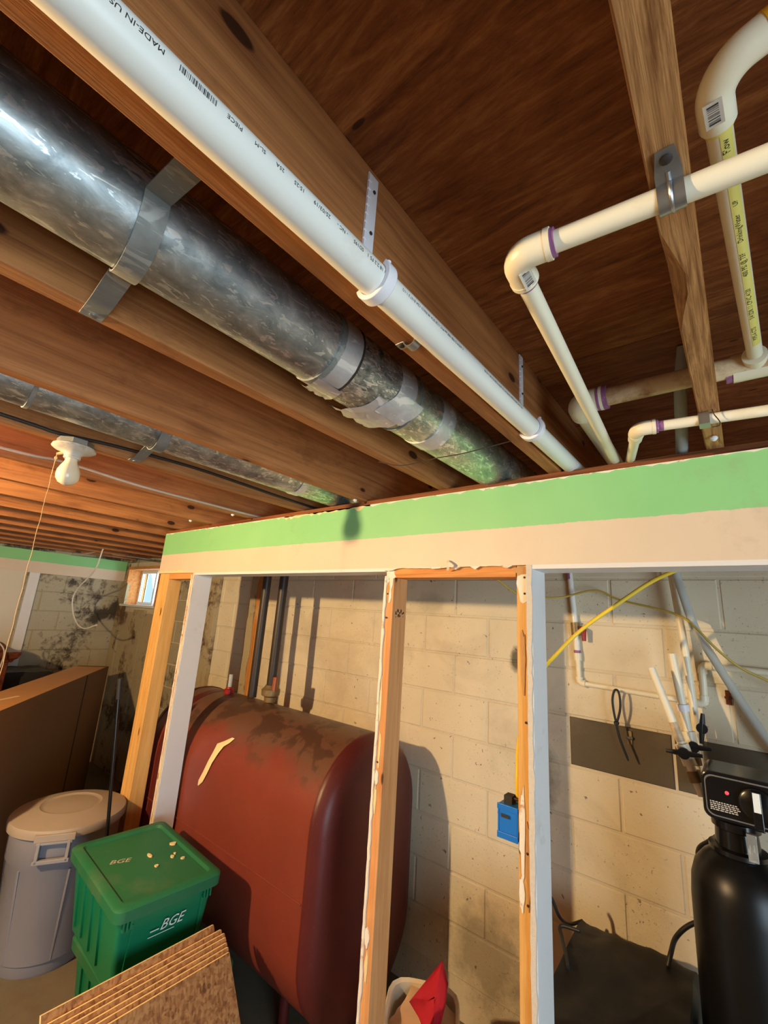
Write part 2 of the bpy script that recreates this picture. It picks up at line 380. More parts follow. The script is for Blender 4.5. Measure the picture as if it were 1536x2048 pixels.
# ------------------------------------------------------------------ geometry helpers (absolute, camera-relative metres)
class G:
    def __init__(s): s.v = []; s.f = []; s.smooth = False
    def add(s, vs, fs):
        n = len(s.v); s.v += [tuple(map(float, p)) for p in vs]
        s.f += [tuple(i+n for i in f) for f in fs]; return s
    def box(s, x0, x1, y0, y1, z0, z1):
        return s.add([(x0,y0,z0),(x1,y0,z0),(x1,y1,z0),(x0,y1,z0),(x0,y0,z1),(x1,y0,z1),(x1,y1,z1),(x0,y1,z1)],
                     [(0,3,2,1),(4,5,6,7),(0,1,5,4),(1,2,6,5),(2,3,7,6),(3,0,4,7)])
    def obox(s, c, ax, ay, az, hx, hy, hz):
        c, ax, ay, az = map(np.array, (c, ax, ay, az)); vs = []
        for k in (-1, 1):
            for i, j in ((-1,-1),(1,-1),(1,1),(-1,1)): vs.append(c+ax*hx*i+ay*hy*j+az*hz*k)
        return s.add(vs, [(0,3,2,1),(4,5,6,7),(0,1,5,4),(1,2,6,5),(2,3,7,6),(3,0,4,7)])
    def prism(s, poly, axis, a, b):
        # poly: 2D points in the two other axes, extruded along axis from a to b
        n = len(poly); vs = []
        for t in (a, b):
            for p, q in poly:
                vs.append({'X': (t, p, q), 'Y': (p, t, q), 'Z': (p, q, t)}[axis])
        fs = [tuple(range(n-1, -1, -1)), tuple(range(n, 2*n))] + [(i, (i+1) % n, n+(i+1) % n, n+i) for i in range(n)]
        return s.add(vs, fs)
    def tube(s, path, r, seg=12, cap=True, closed=False):
        s.smooth = True
        P = [np.array(p, float) for p in path]; n = len(P)
        rs = r if isinstance(r, (list, tuple)) else [r]*n
        T = []
        for i in range(n):
            a = P[max(i-1, 0)]; b = P[min(i+1, n-1)]; d = b-a; T.append(d/(np.linalg.norm(d)+1e-12))
        ref = np.array((0, 0, 1.0)) if abs(T[0][2]) < 0.9 else np.array((1.0, 0, 0))
        u = np.cross(ref, T[0]); u /= np.linalg.norm(u); vs = []
        for i in range(n):
            u = u - T[i]*np.dot(u, T[i]); u /= np.linalg.norm(u); w = np.cross(T[i], u)
            for k in range(seg):
                a = 2*math.pi*k/seg; vs.append(P[i]+rs[i]*(math.cos(a)*u+math.sin(a)*w))
        fs = [(i*seg+k, i*seg+(k+1) % seg, (i+1)*seg+(k+1) % seg, (i+1)*seg+k) for i in range(n-1) for k in range(seg)]
        if cap: fs += [tuple(range(seg-1, -1, -1)), tuple((n-1)*seg+k for k in range(seg))]
        return s.add(vs, fs)
    def lathe(s, prof, c, seg=24, axis=(0, 0, 1), sy=1.0):
        # prof: (radius, distance along axis)
        s.smooth = True
        ax = np.array(axis, float); ax /= np.linalg.norm(ax)
        ref = np.array((1.0, 0, 0)) if abs(ax[0]) < 0.9 else np.array((0, 1.0, 0))
        u = np.cross(ax, ref); u /= np.linalg.norm(u); w = np.cross(ax, u); c = np.array(c, float); vs = []
        for r, h in prof:
            for k in range(seg):
                a = 2*math.pi*k/seg; vs.append(c+ax*h+r*(math.cos(a)*u*sy+math.sin(a)*w))
        n = len(prof)
        fs = [(i*seg+k, i*seg+(k+1) % seg, (i+1)*seg+(k+1) % seg, (i+1)*seg+k) for i in range(n-1) for k in range(seg)]
        fs += [tuple(range(seg-1, -1, -1)), tuple((n-1)*seg+k for k in range(seg))]
        return s.add(vs, fs)
    def loft(s, sections, cap=True):
        s.smooth = True
        m = len(sections[0]); vs = [p for sec in sections for p in sec]
        fs = [(i*m+k, i*m+(k+1) % m, (i+1)*m+(k+1) % m, (i+1)*m+k) for i in range(len(sections)-1) for k in range(m)]
        if cap: fs += [tuple(range(m-1, -1, -1)), tuple((len(sections)-1)*m+k for k in range(m))]
        return s.add(vs, fs)
    def grid(s, pts):
        # pts[i][j] -> surface
        a = len(pts); b = len(pts[0]); s.smooth = True
        return s.add([p for row in pts for p in row],
                     [(i*b+j, i*b+j+1, (i+1)*b+j+1, (i+1)*b+j) for i in range(a-1) for j in range(b-1)])

def cat(pts, n=8):
    P = [np.array(p, float) for p in pts]; P = [2*P[0]-P[1]] + P + [2*P[-1]-P[-2]]; out = []
    for i in range(1, len(P)-2):
        for k in range(n):
            t = k/n
            out.append(0.5*(2*P[i]+(P[i+1]-P[i-1])*t+(2*P[i-1]-5*P[i]+4*P[i+1]-P[i+2])*t*t+(3*P[i]-P[i-1]-3*P[i+1]+P[i+2])*t**3))
    out.append(P[-2]); return out

BASE = {}
def put(o, name, label=None, cat_=None, group=None, kind=None):
    if label: o['label'] = label
    if cat_: o['category'] = cat_
    if group: o['group'] = group
    if kind: o['kind'] = kind
    return o
def thing(name, base, label=None, cat_=None, group=None, kind=None):
    o = bpy.data.objects.new(name, None); COL.objects.link(o)
    o.empty_display_size = 0.05
    o.location = (base[0], base[1], base[2]+CZ); BASE[o.name] = np.array(base, float)
    return put(o, name, label, cat_, group, kind)
def to_mesh(name, g, base, mat):
    me = bpy.data.meshes.new(name)
    me.from_pydata([(p[0]-base[0], p[1]-base[1], p[2]-base[2]) for p in g.v], [], g.f)
    me.materials.append(MAT[mat] if isinstance(mat, str) else mat)
    bm = bmesh.new(); bm.from_mesh(me)
    bmesh.ops.recalc_face_normals(bm, faces=bm.faces); bm.to_mesh(me); bm.free()
    if g.smooth:
        me.shade_smooth()
        at = me.attributes.new('sharp_edge', 'BOOLEAN', 'EDGE') if 'sharp_edge' not in me.attributes else me.attributes['sharp_edge']
        bm = bmesh.new(); bm.from_mesh(me); bm.edges.ensure_lookup_table()
        fl = [len(e.link_faces) == 2 and e.calc_face_angle(0) > 0.7 for e in bm.edges]; bm.free()
        at.data.foreach_set('value', fl)
    return me
def obj(name, g, mat, parent=None, base=None, label=None, cat_=None, group=None, kind=None, bevel=0.0):
    b = BASE[parent.name] if parent is not None else np.array(base if base is not None else np.mean(g.v, axis=0))
    me = to_mesh(name, g, b, mat)
    o = bpy.data.objects.new(name, me); COL.objects.link(o)
    if parent is not None: o.parent = parent
    else: o.location = (b[0], b[1], b[2]+CZ)
    BASE[o.name] = b
    if bevel:
        m = o.modifiers.new('bevel', 'BEVEL'); m.width = bevel; m.segments = 2; m.limit_method = 'ANGLE'
    return put(o, name, label, cat_, group, kind)

def text_geom(txt, size, italic=0.0):
    cu = bpy.data.curves.new('t', 'FONT'); cu.body = txt; cu.size = size; cu.shear = italic; cu.resolution_u = 2
    o = bpy.data.objects.new('t', cu); COL.objects.link(o)
    dg = bpy.context.evaluated_depsgraph_get()
    me = bpy.data.meshes.new_from_object(o.evaluated_get(dg))
    v = [tuple(p.co) for p in me.vertices]; f = [tuple(p.vertices) for p in me.polygons]
    bpy.data.objects.remove(o); bpy.data.meshes.remove(me); bpy.data.curves.remove(cu)
    return v, f
def on_pipe(vf, axis_pt, y_start, r, phi, off=0.0004, slope=0.0):
    # text wrapped on a pipe that runs along Y; it reads towards -Y; phi = angle of the outward normal in the XZ plane
    vs, fs = vf; out = []
    for x, y, z in vs:
        a = phi - y/r
        Y = y_start - x
        ax = axis_pt(Y)
        out.append((ax[0]+(r+off)*math.cos(a), Y, ax[1]+(r+off)*math.sin(a)))
    return out, fs
def barcode(length, height, n, seed):
    r = np.random.RandomState(seed); x = 0; vs = []; fs = []
    ws = r.choice([1, 1, 2, 3], 2*n).astype(float); ws *= length/ws.sum()
    for i in range(n):
        a = x; b = x+ws[2*i]; x = b+ws[2*i+1]; k = len(vs)
        vs += [(a, 0, 0), (b, 0, 0), (b, height/2, 0), (a, height/2, 0), (b, height, 0), (a, height, 0)]
        fs += [(k, k+1, k+2, k+3), (k+3, k+2, k+4, k+5)]
    return vs, fs

H = 0.479           # joist undersides above the camera
JD = 0.235          # joist depth
PLY = H+JD          # plywood underside
FL = -CZ            # floor
YP = 1.33           # front of the partition header
YB = 2.20           # face of the back wall
XL = -5.93          # face of the left wall
XR, YR = 2.6, -3.6  # right and rear walls (out of the frame)

# ------------------------------------------------------------------ the setting
g = G().box(XL-0.2, XR+0.2, YR-0.2, YB+0.2, FL-0.1, FL)
obj('floor', g, 'concrete', base=(0, 0, FL), kind='structure')
ceil = thing('ceiling', (0, 0, PLY), kind='structure')
ys = [YR-0.2, -2.54, -1.32, -0.10, 1.12, YB+0.2]
xs = [XL-0.2, -4.33, -1.89, 0.55, XR+0.2]
for j in range(len(ys)-1):
    for i in range(len(xs)-1):
        sh = 0.0 if j % 2 else 0.61
        x0 = xs[i]+(sh if i else 0); x1 = xs[i+1]+(sh if i < len(xs)-2 else 0)
        obj('plywood_panel', G().box(x0+0.0015, x1-0.0015, ys[j]+0.0015, ys[j+1]-0.0015, PLY, PLY+0.018), 'plywood', ceil)

# block walls --------------------------------------------------------------------------------------
def block_mesh(name, w, h, d, mat):
    c = 0.006; g = G()
    # front face (towards -y) slightly smaller than the body: worn, paint-filled arrises
    a, b = w/2, h/2
    vs = [(-a, 0.006, -b), (a, 0.006, -b), (a, 0.006, b), (-a, 0.006, b),
          (-a+c, 0, -b+c), (a-c, 0, -b+c), (a-c, 0, b-c), (-a+c, 0, b-c),
          (-a, d, -b), (a, d, -b), (a, d, b), (-a, d, b)]
    fs = [(4, 5, 6, 7), (0, 1, 5, 4), (1, 2, 6, 5), (2, 3, 7, 6), (3, 0, 4, 7), (8, 11, 10, 9),
          (0, 8, 9, 1), (1, 9, 10, 2), (2, 10, 11, 3), (3, 11, 8, 0)]
    g.add(vs, fs); return to_mesh(name, g, (0, 0, 0), mat)
BM = {}
def lay(parent, place, w, h, d, mat):
    key = (round(w, 3), round(h, 3), mat)
    if key not in BM: BM[key] = block_mesh('block', w, h, d, mat)
    o = bpy.data.objects.new('block', BM[key]); COL.objects.link(o); o.parent = parent
    b = BASE[parent.name]; loc, rz = place
    o.location = (loc[0]-b[0], loc[1]-b[1], loc[2]-b[2]); o.rotation_euler = (0, 0, rz)
    return o
PX, PZ, GAP = 0.396, 0.2045, 0.005
ZJ = [0.239+PZ*2 - PZ*i for i in range(12)]
HOLE = (-5.80, -4.93, -0.055, 0.395)
# back wall core (mortar), built around the window opening
g = G()
g.box(XL-0.2, HOLE[0], YB+0.004, YB+0.2, FL, PLY); g.box(HOLE[1], XR+0.2, YB+0.004, YB+0.2, FL, PLY)
g.box(HOLE[0], HOLE[1], YB+0.004, YB+0.2, FL, HOLE[2]); g.box(HOLE[0], HOLE[1], YB+0.004, YB+0.2, HOLE[3], PLY)
wb = obj('wall_back', g, 'mortar', base=(0, YB, FL), kind='structure')
row = 0
for i in range(len(ZJ)-1):
    z1 = min(ZJ[i], PLY); z0 = max(ZJ[i+1], FL)
    if z1-z0 < 0.03: continue
    off = -1.456 if i % 2 == 1 else -1.258
    k0 = int(math.floor((XL-off)/PX)); x = off+k0*PX
    while x < 1.0:
        a, b = max(x, XL), min(x+PX, 1.0); x += PX
        if b-a < 0.03: continue
        pieces = [(a, b)]
        if z1 > HOLE[2]+0.02 and z0 < HOLE[3]-0.02 and b > HOLE[0] and a < HOLE[1]:
            pieces = []
            if a < HOLE[0]: pieces.append((a, HOLE[0]))
            if b > HOLE[1]: pieces.append((HOLE[1], b))
        for p, q in pieces:
            if q-p < 0.03: continue
            zc = (z0+z1)/2
            mat = 'block'
            if i == 5 and -0.80 < (p+q)/2 < -0.02: mat = 'block_bare'
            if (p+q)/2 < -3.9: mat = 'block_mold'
            lay(wb, (((p+q)/2, YB+rng.uniform(-0.0012, 0.0012), zc), 0), round(q-p-GAP, 3), round(z1-z0-GAP, 3), 0.06, mat)
# left wall
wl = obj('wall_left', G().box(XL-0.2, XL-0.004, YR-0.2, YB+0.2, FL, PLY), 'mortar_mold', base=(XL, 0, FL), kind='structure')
for i in range(len(ZJ)-1):
    z1 = min(ZJ[i], PLY); z0 = max(ZJ[i+1], FL)
    if z1-z0 < 0.03: continue
    y = YB - (PX if i % 2 else PX/2) - PX*8
    while y < YB-0.02:
        a, b = y, min(y+PX, YB-0.003); y += PX
        if b-a < 0.05: continue
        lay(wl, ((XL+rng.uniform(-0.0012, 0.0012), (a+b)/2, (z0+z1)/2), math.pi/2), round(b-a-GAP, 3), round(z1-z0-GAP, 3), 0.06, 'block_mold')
# right and rear walls stand outside the frame; the right one has an added door opening for the assumed daylight
obj('wall_rear', G().box(XL-0.2, XR+0.2, YR-0.2, YR, FL, PLY), 'dark_unseen', base=(0, YR, FL), kind='structure')
g = G(); DY0, DY1, DZ1 = -1.80, 0.30, 0.36
g.box(XR, XR+0.2, YR, DY0, FL, PLY); g.box(XR, XR+0.2, DY1, YB, FL, PLY); g.box(XR, XR+0.2, DY0, DY1, DZ1, PLY)
obj('wall_right', g, 'dark_unseen', base=(XR, 0, FL), kind='structure')
dr = thing('assumed_door_1', (XR, -0.75, FL), kind='structure')  # assumed door, added to go with the daylight area light
g = G()
for a, b in ((DY0, DY0+0.05), (-0.775, -0.725), (DY1-0.05, DY1)): g.box(XR+0.05, XR+0.12, a, b, FL, DZ1)
g.box(XR+0.05, XR+0.12, DY0, DY1, FL, FL+0.06); g.box(XR+0.05, XR+0.12, DY0, DY1, DZ1-0.05, DZ1)
obj('assumed_door_frame', g, 'vinyl', dr)

# window in the back wall ---------------------------------------------------------------------------
w1 = thing('window_1', (-5.36, YB+0.1, -0.05), kind='structure')
hx0, hx1, hz0, hz1 = HOLE
g = G(); g.box(hx0, hx0+0.03, YB-0.02, YB+0.2, hz0, hz1); g.box(hx1-0.03, hx1, YB-0.02, YB+0.2, hz0, hz1); g.box(hx0+0.03, hx1-0.03, YB-0.02, YB+0.2, hz1-0.03, hz1)
obj('jamb', g, 'plank_light', w1)
obj('window_sill', G().box(hx0, hx1-0.02, YB-0.045, YB+0.2, hz0-0.012, hz0+0.012), 'vinyl', w1)
fx0, fx1, fz0, fz1 = hx0+0.03, hx1-0.03, hz0+0.012, hz1-0.03
for a, b, y in ((fx0, (fx0+fx1)/2+0.02, YB+0.13), ((fx0+fx1)/2-0.02, fx1, YB+0.16)):
    g = G(); t = 0.035
    g.box(a, a+t, y, y+0.03, fz0, fz1); g.box(b-t, b, y, y+0.03, fz0, fz1); g.box(a+t, b-t, y, y+0.03, fz0, fz0+t); g.box(a+t, b-t, y, y+0.03, fz1-t, fz1)
    s = obj('sash', g, 'vinyl', w1)
    obj('pane', G().box(a+t, b-t, y+0.012, y+0.018, fz0+t, fz1-t), 'glass', s)
    g = G(); c = (a+b)/2; g.box(c-0.09, c-0.07, y+0.018, y+0.026, fz0+t, fz1-t)
    obj('glazing_bar', g, 'vinyl', s)

# left wall dressing: green band, panel and furring strips
lw = obj('trim_1', G().box(XL, XL+0.02, -3.0, YB-0.005, 0.225, 0.462), 'band_far', base=(XL, 1.0, 0.2), kind='structure')
obj('trim_2', G().box(XL, XL+0.03, 1.255, 1.345, -1.2, 0.225), 'white_paint', base=(XL, 1.3, -1.2), kind='structure')
obj('trim_3', G().box(XL, XL+0.012, -1.2, 1.235, -1.2, 0.225), 'drywall_white', base=(XL, 0.0, -1.2), kind='structure')
# stained furring boards boxed into the corner under the window
n = 4
for a, b, d, top in ((-5.90, -5.72, 0.03, 0.20), (-5.69, -5.42, 0.02, -0.13), (-5.40, -5.14, 0.03, -0.10), (-5.12, -4.93, 0.018, -0.13), (-4.90, -4.72, 0.03, 0.42)):
    obj('trim_%d' % n, G().box(a, b, YB-d, YB-0.002, FL, top), 'panel_stain', base=((a+b)/2, YB, FL), kind='structure'); n += 1
# furring posts on the back wall, seen through the partition
def ragged(x0, x1, z0, z1, y, d, seed, n=26, amp=0.006, axis='Y', side=1.0):
    r = np.random.RandomState(seed); L = []; R = []
    for i in range(n+1):
        z = z0+(z1-z0)*i/n
        L.append((x0+r.uniform(-amp, amp)*0.4, z)); R.append((x1+r.uniform(-amp, amp), z))
    return G().prism(L+R[::-1], axis, y, y+d)
for x0, x1, mat, sd in ((-3.09, -3.00, 'old_stud', 3), (-3.74, -3.68, 'panel_stain', 5)):
    p = obj('trim_%d' % n, G().box(x0, x1, YB-0.042, YB-0.002, FL, 0.46), mat, base=((x0+x1)/2, YB, FL), kind='structure', bevel=0.003); n += 1
    obj('plaster_edge', ragged(x0-0.07, x0+0.012, FL+0.01, 0.44, YB-0.047, 0.044, sd, 44, 0.016), 'panel_stain', p)

# ------------------------------------------------------------------ joists
JX = lambda k: -0.0355-0.4065*k
jl = {0: 'weathered grainy joist crossed by the strapped cream pipes', 1: 'joist carrying the long white drain pipe on its side',
      2: 'joist left of the large galvanised duct, strap end nailed under it', 3: 'knotty joist between the large duct and the thinner duct',
      4: 'joist carrying the bare bulb lampholder', 5: 'joist with a pale cable strung along its side, just beyond the bulb',
      6: 'second joist beyond the bulb, glowing orange at the photo edge', 7: 'third joist beyond the bulb, one past the orange one',
      -1: 'joist right of the yellow-striped pipe, at the picture edge'}
ORD = ['', 'first', 'second', 'third', 'fourth', 'fifth', 'sixth', 'seventh', 'eighth', 'ninth', 'tenth']
for k in range(-3, 15):
    x = JX(k)
    g = G().box(x, x+0.038, YR, YB, H, PLY)
    mat = 'joist_grain' if k == 0 else 'joist'
    if k == 0:
        # rough waney left edge of the joist above the camera
        g = G(); r = np.random.RandomState(2); m = 130; yy = np.linspace(YR, YB, m); secs = []
        dz = np.convolve(r.uniform(0, 1, m), np.ones(4)/4, 'same')
        for i, y in enumerate(yy):
            e = 0.004*dz[i]
            if 0.55 < y < 0.74: e += 0.018*math.sin((y-0.55)/0.19*math.pi)
            secs.append([(x, y, PLY), (x, y, H+e*1.6), (x+e, y, H+0.0008), (x+0.038, y, H), (x+0.038, y, PLY)])
        g.loft(secs); g.smooth = False
    o = obj('floor_joist', g, mat, base=(x+0.019, 0, H),
            label=jl.get(k) or ('%s joist beyond the bulb, dark, towards the far green-striped wall' % ORD[k-4] if k > 4 else '%s joist right of the yellow-striped pipe, out of the picture' % ORD[-k]),
            cat_='joist', group='floor joists under the plywood', bevel=0.0 if k == 0 else 0.0025)
# plaster dabs left on joist ends above the header
for k, y in ((6, 1.20), (5, 1.22), (3, 1.29), (0, 1.25)):
    x = JX(k)+0.004
    obj('plaster_dab', G().lathe([(0.002, 0), (0.008, -0.002), (0.009, -0.006), (0.005, -0.011), (0.001, -0.013)], (x+0.016, y, H), 10), 'pvc_clean',
        base=(x+0.016, y, H), label={6: 'white plaster dab under a joist end, leftmost of four', 5: 'white plaster dab under a joist end, second from the left',
        3: 'white plaster dab under the knotty joist at the header', 0: 'white plaster dab under the grainy joist at the header'}[k], cat_='plaster', group='plaster dabs on joists')

# ------------------------------------------------------------------ partition
wp = thing('wall_partition', (-1.5, 1.38, FL), kind='structure')
PX0, PX1 = -3.03, 2.4
YS = YP+0.0127       # stud faces
YE = YS+0.089        # back of the studs
ZT, ZH = 0.458, 0.188
hd = obj('drywall_header', G().box(PX0, PX1, YP, YS, ZH, ZT), 'band', wp)
obj('top_plate', G().box(PX0, PX1, YS-0.004, YE, ZT-0.03, H), 'plank', wp)
obj('header_board', G().box(PX0+0.002, PX1, YS, YE, ZH+0.002, ZT-0.03), 'plank_light', wp)
obj('header_board', G().box(-1.04, -0.553, YS-0.002, YE-0.004, ZH-0.036, ZH+0.002), 'plank_light', wp)
# torn cream paper along the top and bottom of the header drywall
r = np.random.RandomState(12)
def torn_strip(x0, x1, z, up_, seed, y=YP, step=0.018, lo=0.001, hi=0.012):
    r = np.random.RandomState(seed); m = max(6, int((x1-x0)/step)); a = []; b = []
    for i in range(m+1):
        x = x0+(x1-x0)*i/m
        a.append((x, z)); b.append((x, z+up_*(lo+(hi-lo)*r.uniform()**2.2)))
    return G().prism(a+b[::-1], 'Y', y-0.0018, y)
obj('torn_paper', torn_strip(-3.02, -0.5, ZT, -1, 3, hi=0.010), 'paper', hd)
obj('torn_paper', torn_strip(-1.75, -1.18, ZT, -1, 5, hi=0.022, lo=0.006), 'cream_paper', hd)
obj('torn_paper', torn_strip(-0.5, 0.6, ZT, -1, 4, hi=0.007), 'paper', hd)
obj('torn_paper', torn_strip(-3.03, -2.70, ZH+0.004, 1, 6, hi=0.022, lo=0.006), 'cream_paper', hd)
obj('torn_paper', torn_strip(-1.08, -0.56, ZH, -1, 8, hi=0.012), 'paper', hd)
def curl(x, z, h, w, seed):
    pts = []
    for i in range(8):
        t = i/7; pts.append([(x+w*(1-2*abs(t-0.5))*0.3+j*w*0.35+0.01*math.sin(t*3), YP-0.003-0.022*math.sin(t*math.pi)-0.002*j, z-h*t) for j in range(3)])
    return G().grid(pts)
obj('paper_curl', curl(-0.80, ZH+0.022, 0.036, 0.018, 1), 'paper', hd)
# studs
def stud(x0, x1, mat, name='stud'):
    return obj(name, G().box(x0, x1, YS, YE, FL+0.038, ZH+0.001), mat, wp, bevel=0.003)
sA = stud(-3.03, -2.988, 'stud_gold'); sB = stud(-2.986, -2.944, 'stud_gold'); sB2 = stud(-2.942, -2.905, 'stud_gold')
s1 = stud(-2.602, -2.566, 'stud')
s2 = stud(-1.079, -1.041, 'stud')
s3 = stud(-0.551, -0.513, 'stud_gold')
s4 = stud(1.0, 1.038, 'stud')
obj('blocking', G().box(-2.905, -2.602, YS, YE-0.03, ZH-0.036, ZH), 'plank_light', wp, bevel=0.002)
obj('bottom_plate', G().box(-3.03, -2.55, YS, YE, FL, FL+0.038), 'plank', wp)
obj('bottom_plate', G().box(-1.12, -0.50, YS, YE, FL, FL+0.038), 'plank', wp)
# drywall returns (jambs and soffits) with broken gypsum edges
for st, xa, xb in ((s1, -2.566, -2.552), (s3, -0.513, -0.497)):
    j = obj('drywall_return', G().box(xa, xb, YS-0.011, YE+0.012, FL+0.04, ZH+0.004), 'white_paint', wp)
    obj('gypsum_edge', ragged(xa-0.001, xb-0.002, FL+0.05, ZH, YS-0.0145, 0.004, 9, 60, 0.003), 'gypsum', j)
obj('soffit_drywall', G().box(-2.552, -1.081, YS-0.012, YE+0.012, ZH-0.013, ZH+0.0005), 'white_paint', wp)
obj('soffit_drywall', G().box(-0.497, 1.0, YS-0.012, YE+0.012, ZH-0.013, ZH+0.0005), 'white_paint', wp)
# paper remnants, nail heads and glue lines on the stud faces
def blob(cx, cz, w, h, y, seed, n=16, d=0.002):
    r = np.random.RandomState(seed); pts = []
    for i in range(n):
        a = 2*math.pi*i/n; q = r.uniform(0.65, 1.1)
        pts.append((cx+w*q*math.cos(a), cz+h*q*math.sin(a)))
    return G().prism(pts, 'Y', y-d-0.00017*(seed % 9), y+0.0005)
ypap = YS-0.0003
for st, lst in ((s2, [(-1.062, 0.125, 0.018, 0.070, 'paper'), (-1.056, 0.165, 0.026, 0.024, 'paper'), (-1.066, 0.10, 0.010, 0.045, 'brown_paper'), (-1.068, -0.55, 0.008, 0.03, 'paper'), (-1.068, -0.62, 0.006, 0.045, 'cream_paper'),
                      (-1.066, -1.02, 0.010, 0.035, 'paper'), (-1.062, -1.10, 0.007, 0.045, 'cream_paper'), (-1.062, -0.46, 0.005, 0.06, 'cream_paper'), (-1.07, -0.3, 0.004, 0.09, 'cream_paper')]),
                (s3, [(-0.530, 0.130, 0.022, 0.060, 'paper'), (-0.534, 0.172, 0.028, 0.018, 'brown_paper'), (-0.538, -0.55, 0.010, 0.12, 'paper'), (-0.522, -0.62, 0.008, 0.11, 'brown_paper'),
                      (-0.531, -0.1, 0.007, 0.10, 'brown_paper'), (-0.541, -0.70, 0.008, 0.05, 'paper')]),
                (s1, [(-2.585, 0.12, 0.012, 0.04, 'cream_paper'), (-2.59, -0.25, 0.008, 0.06, 'cream_paper'), (-2.585, -0.55, 0.012, 0.04, 'paper'), (-2.592, -0.9, 0.008, 0.10, 'cream_paper')])):
    for q, (cx, cz, w, h, mm) in enumerate(lst):
        obj('paper_remnant', blob(cx, cz, w, h, ypap, 20+q), mm, st)
obj('torn_edge', ragged(-1.084, -1.075, FL+0.05, ZH-0.03, YS-0.006, 0.007, 31, 70, 0.003), 'paper', s2)
obj('torn_edge', ragged(-2.607, -2.598, FL+0.05, ZH-0.01, YS-0.005, 0.006, 33, 70, 0.004), 'paper', s1)
for st, x, zs in ((s3, -0.524, (0.15, 0.10, -0.27, -0.60, -0.72)), (s2, -1.066, (0.09, 0.0, -0.5)), (s1, -2.58, (-0.1, -0.4, -0.75))):
    for z in zs:
        obj('nail_head', G().lathe([(0.0035, 0), (0.0035, 0.0022), (0.002, 0.003)], (x, YS-0.002, z), 10, (0, -1, 0)), 'dark_cable', st)
# grade stamp on the middle stud's side
g = G(); r = np.random.RandomState(5)
for i in range(16):
    y = YS+0.02+0.05*r.uniform(); z = 0.0+0.028*r.uniform(); g.box(-1.0412, -1.0405, y, y+0.002+0.005*r.uniform(), z, z+0.003+0.009*r.uniform())
obj('grade_stamp', g, 'ink', s2)

# ------------------------------------------------------------------ oil tank
TX0, TX1, TYC, TR, TZT, TZB = -3.02, -1.50, 1.80, 0.340, -0.56, -1.68
def obround(x, s=1.0, m=20):
    zc1, zc0 = TZT-TR, TZB+TR; r_ = TR*s; zc1 = zc1; pts = []
    for i in range(m+1):
        a = math.pi*i/m; pts.append((x, TYC+r_*math.cos(a), zc1+r_*math.sin(a)))
    for i in range(m+1):
        a = math.pi+math.pi*i/m; pts.append((x, TYC+r_*math.cos(a), zc0+r_*math.sin(a)))
    return pts
tk = thing('oil_tank', ((TX0+TX1)/2, TYC, FL), 'rust red obround heating oil tank standing behind the partition studs', 'oil tank')
xs_ = list(np.linspace(TX0, TX1, 10))
obj('body', G().loft([obround(x) for x in xs_]), 'tank', tk)
for sgn, xe in ((1, TX1), (-1, TX0)):
    prof = [(0.0, 1.012), (0.018, 1.012), (0.024, 1.0), (0.045, 0.975), (0.07, 0.90), (0.088, 0.74), (0.098, 0.5), (0.102, 0.2)]
    obj('end_cap', G().loft([obround(xe+sgn*a, s) for a, s in prof]), 'tank_cap', tk, label='domed end with shade in its darker red')
obj('seam_band', G().loft([obround(x, s) for x, s in ((-2.90, 1.0), (-2.90, 1.006), (-2.83, 1.006), (-2.83, 1.0))]), 'tank_cap', tk)
zc = (TZT+TZB)/2
obj('weld_seam', G().tube([(TX0+0.01, TYC-TR, zc-0.03), (TX1-0.01, TYC-TR, zc-0.03)], 0.004, 8), 'tank', tk)
for x in (TX0+0.2, TX1-0.2):
    for y in (TYC-0.2, TYC+0.2):
        obj('leg', G().tube([(x, y, TZB+0.12), (x, y, FL+0.006)], 0.022, 12).lathe([(0.045, 0), (0.045, 0.006)], (x, y, FL), 12), 'tank_cap', tk)
obj('bung', G().lathe([(0.030, 0), (0.032, 0.03), (0.024, 0.034), (0.020, 0.045)], (-2.74, TYC, TZT-0.004), 16), 'red_plastic', tk)
obj('sight_gauge', G().tube([(-2.74, TYC, TZT+0.04), (-2.74, TYC, TZT+0.12)], 0.013, 12), 'poly_tube', tk)
# black iron pipes rising from the tank
for x, y, lab in ((-2.55, 1.85, 'black iron pipe rising from the tank, left of the pair'), (-2.367, 1.85, 'black iron pipe with brass union at its foot, right of the pair')):
    zf = TZT-0.004; p = thing('fill_pipe', (x, y, TZT), lab, 'pipe', 'iron pipes above the oil tank')
    obj('pipe', G().tube([(x, y, TZT+0.001), (x+0.01, y, PLY-0.002)], 0.029, 16), 'iron', p)
    if x > -2.4:
        obj('union', G().lathe([(0.034, 0), (0.036, 0.03), (0.055, 0.04), (0.058, 0.075), (0.045, 0.085), (0.036, 0.10)], (x+0.005, y, TZT+0.001), 10), 'brass', p)
        obj('side_port', G().tube([(x+0.045, y-0.01, TZT+0.07), (x+0.05, y-0.01, TZT+0.155)], 0.017, 12), 'copper', p)
